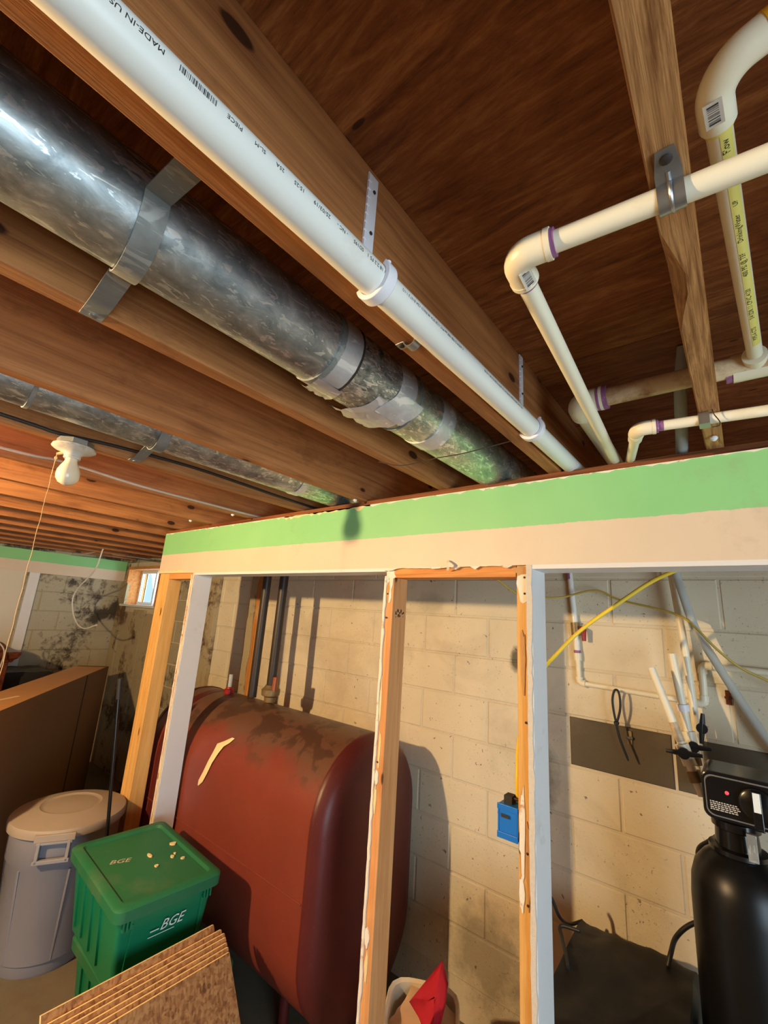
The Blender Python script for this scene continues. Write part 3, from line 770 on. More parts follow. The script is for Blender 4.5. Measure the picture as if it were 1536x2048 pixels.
# torn strip of painted paper stuck to the tank
def tank_pt(px, py, lift=0.002):
    d = pray(px, py); lo, hi = 1.3, 2.6
    for i in range(400):
        s = 1.2+i*0.004; q = d/d[1]*s
        if q[1] > 2.2: break
        zz = min(max(q[2], TZB+TR), TZT-TR)
        if math.hypot(q[1]-TYC, q[2]-zz) <= TR+lift: return q
    return d/d[1]*1.5
sp = [(467, 1476, 3), (454, 1484, 6), (441, 1490, 8), (432, 1504, 6), (420, 1524, 5), (410, 1545, 5), (401, 1562, 5), (396, 1571, 1)]
rows = []
for i, (px, py, w) in enumerate(sp):
    rows.append([tank_pt(px-w*0.8, py-w*0.35, 0.008), tank_pt(px, py, 0.012), tank_pt(px+w*0.8, py+w*0.35, 0.008)])
obj('paper_scrap', G().grid(rows), 'cream_paper', label='curled strip of cream paint paper stuck to the red tank', cat_='paper scrap')

# ------------------------------------------------------------------ ducts
def ring_tube(x, z, r, ya, yb, seg=36, wob=0.0, seed=0):
    rr = np.random.RandomState(seed); m = max(2, int((yb-ya)/0.08)+1)
    g = G(); g.smooth = True; secs = []
    for i in range(m):
        y = ya+(yb-ya)*i/(m-1)
        secs.append([(x+(r+wob*rr.uniform(-1, 1))*math.cos(2*math.pi*k/seg), y, z+(r+wob*rr.uniform(-1, 1))*math.sin(2*math.pi*k/seg)) for k in range(seg)])
    return g.loft(secs)
DX, DZ, DR = -0.642, 0.545, 0.0765
du = thing('air_duct', (DX, 0.5, DZ), 'large round galvanised duct beside the white pipe, patched with foil tape', 'duct')
obj('duct_section', ring_tube(DX, DZ, DR, -3.2, 0.53), 'galv', du)
obj('damper_collar', ring_tube(DX, DZ-0.001, DR+0.0025, 0.525, 0.73), 'galv_dark', du, label='darker speckled damper collar')
obj('duct_section', ring_tube(DX, DZ, DR-0.001, 0.725, 2.15), 'galv_green', du, label='newer greenish galvanised section')
obj('joint_band', ring_tube(DX, DZ, DR+0.0035, 0.515, 0.527), 'strap', du)
obj('joint_band', ring_tube(DX, DZ, DR+0.0042, 0.575, 0.581), 'dark_cable', du)
obj('foil_tape', ring_tube(DX, DZ, DR+0.0038, 0.528, 0.575, 36, 0.0006, 3), 'tape', du)
obj('foil_tape', ring_tube(DX, DZ, DR+0.0036, 0.715, 0.775, 36, 0.0012, 4), 'tape', du)
obj('foil_tape', ring_tube(DX, DZ, DR+0.0014, 0.905, 0.965, 36, 0.0004, 5), 'tape', du)
obj('joint_band', ring_tube(DX, DZ, DR+0.003, 0.80, 0.803), 'strap', du)
# loose foil flaps hanging at the joint, on the lower side
def flap(ya, yb, a0, a1, lift, seed, crink=0.004):
    r = np.random.RandomState(seed); pts = []
    for i in range(9):
        y = ya+(yb-ya)*i/8; rw = []
        for j in range(11):
            t = j/10; a = math.radians(a0+(a1-a0)*t); rr = DR+0.005+lift*max(0, t-0.45)**1.3+r.uniform(-1, 1)*crink*t
            rw.append((DX+rr*math.cos(a), y+0.012*math.sin(3*t+seed), DZ+rr*math.sin(a)))
        pts.append(rw)
    return G().grid(pts)
obj('tape_flap', flap(0.655, 0.775, -50, -150, 0.055, 2, 0.006), 'tape', du)
obj('tape_flap', flap(0.53, 0.60, -80, -150, 0.030, 5), 'tape', du)
obj('tape_flap', flap(0.70, 0.80, -25, -75, 0.006, 8, 0.002), 'tape', du)
# thin tie wire below the duct
obj('tie_wire', G().tube(cat([(-0.85, 0.98, H-0.004), (-0.76, 0.985, H-0.03), (DX, 1.0, DZ-DR-0.012), (-0.56, 1.01, H-0.02), (-0.435, 1.03, H-0.004)], 8), 0.0014, 6), 'dark_cable',
    label='thin rusty tie wire slung under the large duct', cat_='wire')

D2X, D2Z = -1.42, 0.556
d2 = thing('air_duct', (D2X, 0.5, D2Z), 'thinner looking galvanised duct running beyond the knotty joist, near the bulb', 'duct')
obj('duct_section', ring_tube(D2X, D2Z, DR, -3.2, 1.12), 'galv', d2)
obj('duct_section', ring_tube(D2X, D2Z, DR-0.001, 1.12, 2.15), 'galv_green', d2)
obj('joint_band', ring_tube(D2X, D2Z, DR+0.003, 1.10, 1.135), 'tape', d2)
obj('joint_band', ring_tube(D2X, D2Z, DR+0.003, 0.20, 0.21), 'strap', d2)

def strap(name, y, xa, za, xb, zb, cx, cz, r, w, label, end_tab):
    # metal strip: from the joist on the right, under the duct, to a tab on the joist on the left
    pa = [(xa, za)]
    for i in range(13):
        a = math.radians(-8-164*i/12*0.80-0); pa.append((cx+r*math.cos(a), cz+r*math.sin(a)))
    pa += [(xb+0.035, zb-0.002), (xb+0.012, zb-0.001), (xb-end_tab, zb-0.001)]
    secs = []
    P = [np.array((p[0], p[1])) for p in pa]
    g = G(); rows = []
    for i, p in enumerate(P):
        d = P[min(i+1, len(P)-1)]-P[max(i-1, 0)]; d /= np.linalg.norm(d); nn = np.array((-d[1], d[0]))*0.0014
        dy = 0.02*(i/len(P)-0.5)
        secs.append([(p[0]+nn[0], y-w/2+dy, p[1]+nn[1]), (p[0]-nn[0], y-w/2+dy, p[1]-nn[1]), (p[0]-nn[0], y+w/2+dy, p[1]-nn[1]), (p[0]+nn[0], y+w/2+dy, p[1]+nn[1])])
    g.loft(secs)
    t = thing(name, (cx, y, cz-r), label, 'strap', 'duct hanger straps')
    obj('band', g, 'strap', t)
    obj('screw', G().lathe([(0.0065, 0), (0.0065, 0.002), (0.003, 0.0035)], (xb-end_tab+0.012, y+0.01, zb-0.0025), 10, (0, 0, -1)), 'clip_metal', t)
    return t
strap('strap_hanger', 0.163, -0.4455, H+0.03, -0.812, H, DX, DZ, DR+0.005, 0.034, 'dull metal strap slung under the large duct', 0.03)
strap('strap_hanger', 0.545, -1.2195, H+0.06, -1.605, H, D2X, D2Z, DR+0.005, 0.034, 'dull metal strap slung under the thinner duct near the bulb', 0.02)

# ------------------------------------------------------------------ white drain pipe with hangers
PXX, PR = -0.3762, 0.0241
pz = lambda y: 0.4745+0.0245*max(0, y)/1.33 if y > 0 else 0.4745+0.0184*y
pv = thing('drain_pipe', (PXX, 0.5, 0.48), 'long thick white plastic pipe with printed lettering, hung beside a joist', 'pipe')
obj('pipe', G().tube([(PXX, y, pz(y)) for y in (-2.6, -1, 0, 0.4, 0.8, 1.33, 2.15)], PR, 40), 'pvc', pv)
axf = lambda y: (PXX, pz(y))
PHI = math.radians(4)
for txt, y0, sz in (('MADE-IN USA', 0.0765, 0.0082), ('PIECE', 0.156, 0.0072), ('SL-M', 0.1845, 0.0068), ('25A', 0.2095, 0.0068), ('15:25', 0.2395, 0.0072),
                    ('25/03/19', 0.2815, 0.0078), ('- NC -', 0.313, 0.0074), ('SD19S', 0.344, 0.0074), ('/ 18 2.2 F5 1', 0.391, 0.0078),
                    ('C ASTM D1785 NSF-pw PVC 1120 SCH 40 RN-21 CSA B137.3 1-1/2', 0.62, 0.0066), ('PVC-DWV ASTM D2665 330 PSI AT 73F ASTM F1760 SCH 40 1-1/2 IN', 0.90, 0.0066)):
    vf = text_geom(txt, sz); v, f = on_pipe(vf, axf, y0, PR, PHI)
    obj('printed_text', G().add(v, f), 'ink', pv)
v, f = on_pipe(barcode(0.037, 0.0072, 30, 3), axf, 0.1265, PR, PHI+0.08)
obj('printed_barcode', G().add(v, f), 'ink', pv)
def hanger(y, label, ztop):
    t = thing('pipe_hanger', (PXX, y, pz(y)-PR), label, 'hanger', 'white plastic pipe hangers'); z = pz(y)
    ri, ro, w = PR+0.0008, PR+0.0085, 0.019; secs = []
    for i in range(29):
        a = math.radians(-165+210*i/28)
        c, s = math.cos(a), math.sin(a)
        secs.append([(PXX+ri*c, y-w/2, z+ri*s), (PXX+ro*c, y-w/2, z+ro*s), (PXX+ro*c, y+w/2, z+ro*s), (PXX+ri*c, y+w/2, z+ri*s)])
    obj('hook', G().loft(secs), 'pvc_clean', t, bevel=0.001)
    a = math.radians(45)
    obj('hook_tip', G().tube([(PXX+(ri+0.003)*math.cos(a), y, z+(ri+0.003)*math.sin(a)), (PXX+(ri+0.006)*math.cos(a), y, z+(ri+0.012)*math.sin(a))], [0.005, 0.0035], 10), 'pvc_clean', t)
    st = obj('nailing_strip', G().box(JX(1)+0.0382, JX(1)+0.0412, y-0.012, y+0.012, z, ztop), 'pvc_clean', t, bevel=0.001)
    g = G(); zz = z+0.04
    while zz < ztop-0.006:
        g.box(JX(1)+0.0412, JX(1)+0.0430, y-0.012, y-0.005, zz, zz+0.012); zz += 0.016
    obj('ratchet_teeth', g, 'pvc_clean', st)
    for q in (0.35, 0.72):
        obj('nail', G().lathe([(0.003, 0), (0.003, 0.0018), (0.001, 0.003)], (JX(1)+0.0414, y+0.003, z+(ztop-z)*q+0.03), 8, (1, 0, 0)), 'dark_cable', st)
hanger(0.40, 'white plastic hook hanger, nearer of the two along the white pipe', 0.70)
hanger(1.02, 'white plastic hook hanger, farther of the two, close to the header', 0.712)
# empty conduit clip under the joist
t = thing('conduit_clip', (-0.424, 0.54, H-0.02), 'small bent zinc clip screwed under the joist beside the white pipe', 'clip')
secs = []
for i in range(13):
    a = math.radians(180*i/12); secs.append([(-0.410+0.013*math.cos(a), 0.531, H-0.0018-0.013*math.sin(a)), (-0.410+0.011*math.cos(a), 0.531, H-0.0018-0.011*math.sin(a)),
                                             (-0.410+0.011*math.cos(a), 0.549, H-0.0018-0.011*math.sin(a)), (-0.410+0.013*math.cos(a), 0.549, H-0.0018-0.013*math.sin(a))])
obj('loop', G().loft(secs), 'clip_metal', t)
obj('tab', G().box(-0.441, -0.422, 0.531, 0.549, H-0.0022, H-0.0002), 'clip_metal', t, bevel=0.001)
obj('screw', G().lathe([(0.005, 0), (0.005, 0.002), (0.002, 0.003)], (-0.432, 0.54, H-0.002), 10, (0, 0, -1)), 'dark_cable', t)

# ------------------------------------------------------------------ supply pipes at the right
def bend(p, a, b, r, n=8):
    # quarter bend at corner p, arriving from direction -a, leaving along b
    p, a, b = map(np.array, (p, a, b)); p = p.astype(float); out = []
    c = p-a*r+b*r
    for i in range(n+1):
        t = math.pi/2*i/n; out.append(c+a*r*math.sin(t)-b*r*math.cos(t))
    return out
def unit(v): v = np.array(v, float); return v/np.linalg.norm(v)
def elbow(parent, p, d1, d2, R, L, mat='cpvc', name='elbow', primer=True):
    # fitting at corner p with two sockets along d1 and d2 (unit vectors pointing away from p)
    p, d1, d2 = np.array(p, float), unit(d1), unit(d2)
    path = [p+d1*L]+[p+d1*R*1.2*(1-math.sin(t))+d2*R*1.2*(1-math.cos(t)) for t in np.linspace(0, math.pi/2, 9)]+[p+d2*L]
    e = obj(name, G().tube(path, R, 24), mat, parent)
    for d in (d1, d2):
        obj('socket_rim', G().tube([p+d*(L-0.006), p+d*(L+0.001)], R*1.05, 24), mat, e)
        if primer: obj('primer_ring', G().tube([p+d*(L+0.0005), p+d*(L+0.006)], R*0.93, 24), 'primer', e)
    return e
def sticker(parent, c, ax, n, w, h, R):
    # barcode label on a fitting: ax = along, n = outward
    c, ax, n = np.array(c), unit(ax), unit(n); s = np.cross(n, ax)
    st = obj('barcode_sticker', G().obox(c, ax, s, n, w/2, h/2, 0.0006), 'sticker', parent)
    g = G(); vs, fs = barcode(w*0.8, h*0.6, 12, 8)
    g.add([c+n*0.0009+ax*(x-w*0.4)+s*(y-h*0.3) for x, y, z in vs], fs)
    obj('bars', g, 'ink', st)

R1 = 0.0132
E1 = np.array((-0.188, 0.456, H-0.0135))
d1 = unit((0.35, 0.035, 0)); d2 = unit((-0.062, 0.87, 0.026))
c1 = thing('supply_pipe', E1, 'cream pipe strapped under the grainy joist, turning at an elbow towards the header', 'pipe')
obj('pipe', G().tube([E1+d1*0.03, E1+d1*1.2], R1, 28), 'cpvc', c1)
obj('pipe', G().tube([E1+d2*0.03, E1+d2*1.02], R1, 28), 'cpvc', c1)
e = elbow(c1, E1, d1, d2, 0.0185, 0.046)
sticker(e, E1+d2*0.028+np.array((0.010, 0, -0.0158)), d2, (0.55, 0, -0.84), 0.032, 0.0165, 0.0185)
# two-hole strap under the joist
t = thing('pipe_strap', (-0.016, 0.47, H-0.03), 'bright metal pipe strap screwed under the grainy joist', 'pipe strap')
xc = -0.0165; yc = E1[1]+d1[1]/d1[0]*(xc-E1[0]); zc_ = E1[2]
secs = []
pa = [(yc-0.050, H-0.0012), (yc-0.022, H-0.0012)]+[(yc-(R1+0.0022)*math.cos(a), zc_-(R1+0.0022)*math.sin(a)) for a in np.linspace(-0.55, math.pi*0.98, 14)]
for i, (y, z) in enumerate(pa):
    w = 0.0125 if i else 0.0085
    secs.append([(xc-w, y, z), (xc+w, y, z), (xc+w, y, z-0.0012), (xc-w, y, z-0.0012)])
obj('band', G().loft(secs), 'clip_metal', t)
obj('rib', G().tube([(xc, p[0], p[1]-0.001 if i < 2 else p[1]) for i, p in enumerate(pa[1:])], 0.0022, 8), 'clip_metal', t)
obj('screw', G().lathe([(0.006, 0), (0.006, 0.002), (0.003, 0.004)], (xc, yc-0.038, H-0.002), 12, (0, 0, -1)), 'dark_cable', t)

# yellow-striped pipe above it
YZ = 0.572; RY = 0.0130
E2 = np.array((0.028, 0.452, YZ)); T2 = np.array((0.072, 1.105, YZ))
dY = unit(T2-E2); dX = unit((1, -0.05, 0.26))
c2 = thing('supply_pipe', E2, 'cream pipe with a yellow printed stripe and a wide elbow, at the right edge', 'pipe')
obj('pipe', G().tube([E2+dY*0.04, T2-dY*0.040], RY, 28), 'cpvc', c2)
path = [E2+dX*0.052]+[E2+dX*0.034*(1-math.sin(t))+dY*0.034*(1-math.cos(t)) for t in np.linspace(0, math.pi/2, 12)]+[E2+dY*0.058]
e = obj('elbow', G().tube(path, 0.0178, 28), 'cpvc', c2)
obj('tape_collar', G().tube([E2+dX*0.046, E2+dX*0.12], 0.0186, 28), 'yellow_tape', c2)
obj('glue_ring', G().tube([E2+dY*0.057, E2+dY*0.064], 0.0150, 28), 'yellow_stripe', e)
sticker(e, E2+dY*0.030+np.array((-0.002, 0, -0.0178)), dY, (0.0, 0, -1), 0.030, 0.017, 0.018)
obj('pipe', G().tube([E2+dX*0.1, E2+dX*0.9], RY, 24), 'cpvc', c2)
# yellow stripe as a strip of the pipe's surface
ay = lambda y: (E2[0]+(T2[0]-E2[0])*(y-E2[1])/(T2[1]-E2[1]), YZ)
pts = []
for i in range(30):
    y = E2[1]+0.06+(0.50)*i/29; pts.append([(ay(y)[0]+(RY+0.0003)*math.cos(a), y, ay(y)[1]+(RY+0.0003)*math.sin(a)) for a in np.linspace(math.radians(-92), math.radians(-30), 8)])
obj('yellow_stripe', G().grid(pts), 'yellow_stripe', c2)
for txt, y0, sz in (('Flow', 0.545, 0.0105), ('2846 \u00ae', 0.592, 0.0092), ('UP', 0.632, 0.0080), ('DrinkingWater', 0.706, 0.0092), ('400 PSI @ 73F', 0.788, 0.0095), ('3/4 SDR 11 CPVC 4120', 0.915, 0.0095), ('PIPE-A CTS', 0.990, 0.0095)):
    v, f = on_pipe(text_geom(txt, sz), ay, y0, RY, math.radians(-58), 0.0007)
    obj('printed_text', G().add(v, f), 'ink', c2)

# thick stained pipe running through the joist
R3 = 0.0225; Z3 = YZ
E3 = np.array((-0.285, 1.098, Z3)); d3 = unit((1, 0.018, 0)); d3b = unit((-0.02, 1, 0.0))
c3 = thing('supply_pipe', E3, 'thick stained pipe with purple primed joints passing through the grainy joist', 'pipe')
obj('pipe', G().tube([E3+d3*0.045, E3+d3*1.3], R3, 32), 'cpvc_old', c3)
obj('pipe', G().tube([E3+d3b*0.045, E3+d3b*1.00], R3, 32), 'cpvc', c3)
e = elbow(c3, E3, d3, d3b, 0.0290, 0.062, 'cpvc')
obj('primer_ring', G().tube([E3+d3*0.050, E3+d3*0.073], 0.0300, 28), 'primer', e)
sticker(e, E3+d3*0.036+np.array((0, -0.006, -0.0285)), (0, 1, 0), (0, -0.2, -0.98), 0.024, 0.016, 0.029)
tp = T2+np.array((0.0, 0.01, 0))
obj('tee', G().tube([tp-d3*0.040, tp+d3*0.040], 0.0290, 28).tube([tp, tp-dY*0.045], 0.021, 24), 'cpvc', c3)
obj('primer_ring', G().tube([tp-d3*0.052, tp-d3*0.040], 0.0275, 28), 'primer', c3)

# thin pipe at the header
E4 = np.array((-0.152, 1.090, H-0.0125)); d4 = unit((0.225, 0.03, 0)); d4b = unit((-0.055, 0.24, 0.02))
c4 = thing('supply_pipe', E4, 'thinner cream pipe clipped under the grainy joist close to the header', 'pipe')
obj('pipe', G().tube([E4+d4*0.025, E4+d4*1.2], 0.0118, 24), 'cpvc', c4)
obj('pipe', G().tube([E4+d4b*0.025, E4+d4b*0.36], 0.0118, 24), 'cpvc', c4)
e = elbow(c4, E4, d4, d4b, 0.0165, 0.036)
obj('bushing', G().tube([E4+d4b*0.045, E4+d4b*0.075], 0.0158, 24), 'cpvc', e)
obj('primer_ring', G().tube([E4+d4*0.037, E4+d4*0.052], 0.0122, 24), 'primer', e)
xc = -0.016; yc = E4[1]+d4[1]/d4[0]*(xc-E4[0])
t = thing('pipe_clip', (xc, yc, H-0.02), 'small grey metal clip with bent nail on the thin pipe', 'clip')
obj('plate', G().box(xc-0.020, xc+0.0, yc-0.016, yc+0.014, H-0.0275, H-0.0255).box(xc-0.020, xc, yc-0.016, yc-0.0135, H-0.026, H-0.001), 'clip_metal', t, bevel=0.0006)
obj('bent_nail', G().tube(cat([(xc+0.006, yc-0.02, H-0.001), (xc+0.008, yc-0.024, H-0.014), (xc+0.016, yc-0.012, H-0.028), (xc+0.014, yc+0.012, H-0.027), (xc+0.002, yc+0.012, H-0.028)], 6), 0.0011, 6), 'dark_cable', t)

# translucent tube coming down from the subfloor, then looping to the right across the back wall
tb = cat([(-0.052, 1.20, PLY-0.001), (-0.070, 1.24, 0.62), (-0.088, 1.36, 0.50), (-0.12, 1.60, 0.485), (-0.18, 1.95, 0.42), (-0.196, 2.10, 0.26), onY(1366, 1190, 2.09), onY(1392, 1260, 2.09), onY(1432, 1325, 2.11), onY(1480, 1400, 2.16), onY(1536, 1480, 2.16), onY(1620, 1580, 2.16)], 8)
obj('poly_tube', G().tube(tb, 0.0145, 16), 'poly_tube', base=(-0.196, 2.1, 0.26), label='translucent plastic tube bending down across the back wall', cat_='tube')

# ------------------------------------------------------------------ bulb lampholders
def lampholder(c, lit, label):
    x, y, z = c
    t = thing('lampholder', (x, y, z), label, 'light fixture')
    # octagonal metal box fixed under the joist
    oc = [(x+0.05*math.cos(math.radians(22.5+45*i)), y+0.05*math.sin(math.radians(22.5+45*i))) for i in range(8)]
    obj('outlet_box', G().prism(oc, 'Z', z-0.018, z-0.0005), 'clip_metal', t)
    obj('base', G().lathe([(0.050, -0.016), (0.058, -0.020), (0.060, -0.026), (0.052, -0.032), (0.036, -0.037), (0.026, -0.042), (0.023, -0.046), (0.0235, -0.050), (0.021, -0.052), (0.0235, -0.055), (0.022, -0.059), (0.018, -0.059)], (x, y, z), 32), 'porcelain', t)
    prof = [(0.0165, -0.057), (0.0168, -0.066), (0.019, -0.073), (0.025, -0.084), (0.0305, -0.098), (0.0320, -0.111), (0.0300, -0.125), (0.022, -0.137), (0.011, -0.143), (0.001, -0.145)]
    obj('bulb', G().lathe(prof, (x, y, z), 28), 'bulb_lit' if lit else 'bulb_glass', t)
    obj('pull_toggle', G().tube([(x-0.018, y-0.020, z-0.040), (x-0.030, y-0.034, z-0.047)], [0.005, 0.004], 10), 'string', t)
    if not lit:
        pts = [(x-0.030, y-0.034, z-0.047)]
        for i in range(1, 30): pts.append((x-0.030+0.0012*math.sin(i*1.7), y-0.034+0.0012*math.cos(i*2.1), z-0.047-0.035*i))
        obj('pull_string', G().tube(pts, 0.0009, 6), 'string', t)
        obj('string_knot', G().lathe([(0.001, -0.006), (0.004, -0.003), (0.004, 0.002), (0.001, 0.006)], (x-0.030, y-0.034, z-0.060), 8), 'string', t)
    return t
lampholder((-1.600, 0.372, H), False, 'porcelain lampholder with an unlit bare bulb and pull string')
lampholder((ASSUMED_BULB[0], ASSUMED_BULB[1], H), True, 'assumed porcelain lampholder with a lit bare bulb, left of the photographer')  # unseen lamp, assumed from the warm light and its shadows
# ------------------------------------------------------------------ cables overhead
def cable(name, pts, r, mat, label, cat_='cable', n=8, seg=10):
    return obj(name, G().tube(cat(pts, n), r, seg), mat, label=label, cat_=cat_, base=pts[0])
xF = JX(5)+0.038+0.006
cable('electric_cable', [(xF, -1.0, 0.53), (xF, 0.2, 0.505), (xF, 0.45, 0.512), (xF, 0.75, 0.495), (xF, 1.1, 0.492), (xF, 1.5, 0.492), (xF, 2.1, 0.50)], 0.0055, 'grey_cable', 'pale grey cable running along a joist side beyond the bulb')
xE = JX(4)+0.038+0.006
cable('electric_cable', [(xE, -1.0, 0.52), (xE, 0.15, 0.50), (xE, 0.32, 0.495), (xE, 0.5, 0.51), (xE, 0.8, 0.52), (xE, 1.2, 0.51), (xE, 1.6, 0.51), (xE, 2.1, 0.52)], 0.0055, 'dark_cable', 'dark cable running along the bulb joist beside the thinner duct')
# loose white wires hanging by the far wall
YW = float(onZ(206, 1098, H-0.003)[1])
cable('loose_wire', [onY(85, 1083, 1.55), onY(120, 1105, 1.55), onY(150, 1110, 1.6), onY(185, 1105, 1.65), onY(218, 1095, 1.7)], 0.006, 'grey_cable', 'loose pale wire sagging under the far joists')
cable('loose_wire', [onZ(206, 1098, H-0.003), onY(190, 1140, YW), onY(160, 1172, YW), onY(146, 1195, YW), onY(146, 1225, YW), onY(155, 1248, YW), onY(170, 1257, YW), onY(193, 1250, YW)], 0.006, 'pvc', 'white hooked wire end dangling in front of the mouldy wall')
cable('loose_wire', [onX(0, 1335, -5.0), onX(8, 1310, -5.0), onX(6, 1295, -5.0), onX(-6, 1280, -5.0), onX(-4, 1270, -5.0)], 0.006, 'grey_cable', 'white cord hanging over the carved wooden furniture at the left edge')
# silver rod under the far joists
cable('conduit', [onY(210, 1107, 1.9), onY(250, 1111, 1.95), onY(300, 1118, 2.0)], 0.012, 'clip_metal', 'thin silver conduit under the far joists near the small window', 'conduit')

# ------------------------------------------------------------------ things on and near the back wall, right bay
t = thing('water_line', (-0.606, 2.165, -0.23), 'thin water line with a red lever valve dropping down the back wall', 'pipe')
yw = YB-0.015
A = [(-0.640, yw, PLY-0.003), (-0.632, yw, 0.26), (-0.616, yw, 0.03)]
obj('pipe', G().tube(A, 0.0125, 16), 'pvc', t)
obj('purple_drips', G().tube([(-0.636, yw-0.001, 0.285), (-0.634, yw-0.001, 0.235)], 0.0128, 16), 'primer', t)
v = obj('ball_valve', G().tube([(-0.616, yw, 0.035), (-0.613, yw, -0.022)], 0.020, 16), 'brass', t)
obj('lever', G().tube([(-0.590, yw-0.014, 0.012), (-0.574, yw-0.02, 0.004), (-0.574, yw-0.022, -0.045)], [0.010, 0.012, 0.009], 10), 'red_plastic', v)
obj('pipe', G().tube([(-0.613, yw, -0.02), (-0.611, yw, -0.115)], 0.0135, 16), 'pvc', t)
obj('coupling', G().tube([(-0.611, yw, -0.10), (-0.610, yw, -0.132)], 0.0165, 16), 'cpvc', t)
obj('primer_ring', G().tube([(-0.611, yw, -0.088), (-0.611, yw, -0.100)], 0.0150, 16), 'primer', t)
K1, K2, K3 = np.array((-0.607, yw, -0.228)), np.array((-0.152, yw, -0.243)), np.array((-0.148, yw, -0.101))
obj('pipe', G().tube([(-0.610, yw, -0.13), K1, ], 0.0115, 16), 'cpvc', t)
obj('pipe', G().tube([K1, K2], 0.0105, 16), 'cpvc', t)
obj('pipe', G().tube([K2, K3], 0.0120, 16), 'cpvc', t)
obj('pipe', G().tube([K3, K3+np.array((0.9, 0, -0.012))], 0.0115, 16), 'cpvc', t)
elbow(t, K1, (0, 0, 1), (1, 0, -0.03), 0.0145, 0.024, 'cpvc', 'elbow', False)
elbow(t, K2, (-1, 0, 0.03), (0, 0, 1), 0.0150, 0.030, 'cpvc', 'elbow', False)
elbow(t, K3, (0, 0, -1), (1, 0, 0), 0.0150, 0.030, 'cpvc', 'elbow', False)

def lever(parent, c, ax):
    c = np.array(c); ax = unit(ax)
    obj('lever_handle', G().tube([c-ax*0.052, c-ax*0.02, c+ax*0.02, c+ax*0.052], [0.006, 0.009, 0.009, 0.006], 8).lathe([(0.018, 0), (0.018, 0.012)], c-np.array((0, 0.008, 0)), 12, (0, 1, 0)), 'rubber', parent)
t = thing('riser_pipe', onY(1405, 1590, 1.96), 'open-ended cream riser leaning above the black tank head, left of two', 'pipe', 'risers above the softener')
a, b = onY(1302, 1335, 1.96), onY(1405, 1592, 1.96)
obj('pipe', G().tube([a, b], 0.0135, 16), 'cpvc', t)
m1 = a+(b-a)*0.52; m2 = a+(b-a)*0.68
obj('printed_band', G().tube([a+(b-a)*0.45, a+(b-a)*0.60], 0.0142, 16), 'cpvc_old', t)
obj('valve_body', G().tube([a+(b-a)*0.62, a+(b-a)*0.78], 0.021, 16), 'cpvc', t)
lever(t, a+(b-a)*0.68+np.array((0, -0.028, 0)), (1, 0, 0.05))
obj('corroded_union', G().tube([a+(b-a)*0.82, a+(b-a)*0.90], 0.022, 16), 'brass', t)
t = thing('riser_pipe', onY(1402, 1570, 2.02), 'open-ended cream riser with a white coupling above the black tank head, right of two', 'pipe', 'risers above the softener')
a, b = onY(1343, 1307, 2.05), onY(1400, 1575, 2.05)
obj('pipe', G().tube([a, b], 0.0140, 16), 'cpvc', t)
obj('coupling', G().tube([a+(b-a)*0.40, a+(b-a)*0.45], 0.020, 16), 'pvc_clean', t)
obj('valve_body', G().tube([a+(b-a)*0.60, a+(b-a)*0.76], 0.022, 16), 'cpvc', t)
lever(t, a+(b-a)*0.70+np.array((0.01, -0.03, 0)), (1, 0, 0.05))
obj('corroded_union', G().tube([a+(b-a)*0.78, a+(b-a)*0.84], 0.022, 16), 'brass', t)
t = thing('drain_riser', onY(1385, 1500, 2.12), 'tall beige pipe running up the back wall behind the two open risers', 'pipe')
obj('pipe', G().tube([onY(1328, 1080, 2.138), onY(1341, 1140, 2.138), onY(1365, 1270, 2.138), onY(1385, 1400, 2.138), onY(1398, 1500, 2.138), onY(1408, 1590, 2.138)], 0.0135, 16), 'cpvc', t)
lever(t, onY(1404, 1457, 2.10), (0.12, 0, 1))
# cable tie hanging on the thin water line
t = thing('cable_tie', onY(1257, 1522, 2.15), 'black cable tie looped over the thin water line', 'cable tie')
lp = [onY(px, py, 2.145) for px, py in ((1232, 1445), (1227, 1420), (1225, 1398), (1229, 1381), (1236, 1382), (1240, 1398), (1240, 1420), (1234, 1445))]
obj('loop', G().tube(cat(lp, 6), 0.0045, 8), 'rubber', t)
obj('tail', G().tube(cat([onY(1232, 1445, 2.145), onY(1240, 1478, 2.145), onY(1257, 1522, 2.145)], 5), [0.0048]*10+[0.003], 8), 'rubber', t)
obj('head', G().lathe([(0.003, -0.008), (0.010, -0.005), (0.010, 0.005), (0.003, 0.008)], onY(1233, 1446, 2.145), 10), 'rubber', t)
# rusty wall anchors / clips on the blocks
for px, py, lab in ((1260, 1475, 'small zinc pipe clip left on the wall beside the cable tie'), (1457, 1395, 'rusty anchor stub on the wall right of the thin water line')):
    q = onY(px, py, YB)
    tt = thing('wall_clip', q, lab, 'clip', 'old clips on the block wall')
    obj('plate', G().box(q[0]-0.009, q[0]+0.009, YB-0.006, YB-0.002, q[2]-0.026, q[2]+0.026), 'brass' if px < 1400 else 'carved', tt, bevel=0.002)
    obj('loop', G().tube([(q[0]-0.008, YB-0.008, q[2]), (q[0], YB-0.016, q[2]), (q[0]+0.008, YB-0.008, q[2])], 0.006, 8), 'clip_metal' if px < 1400 else 'carved', tt)
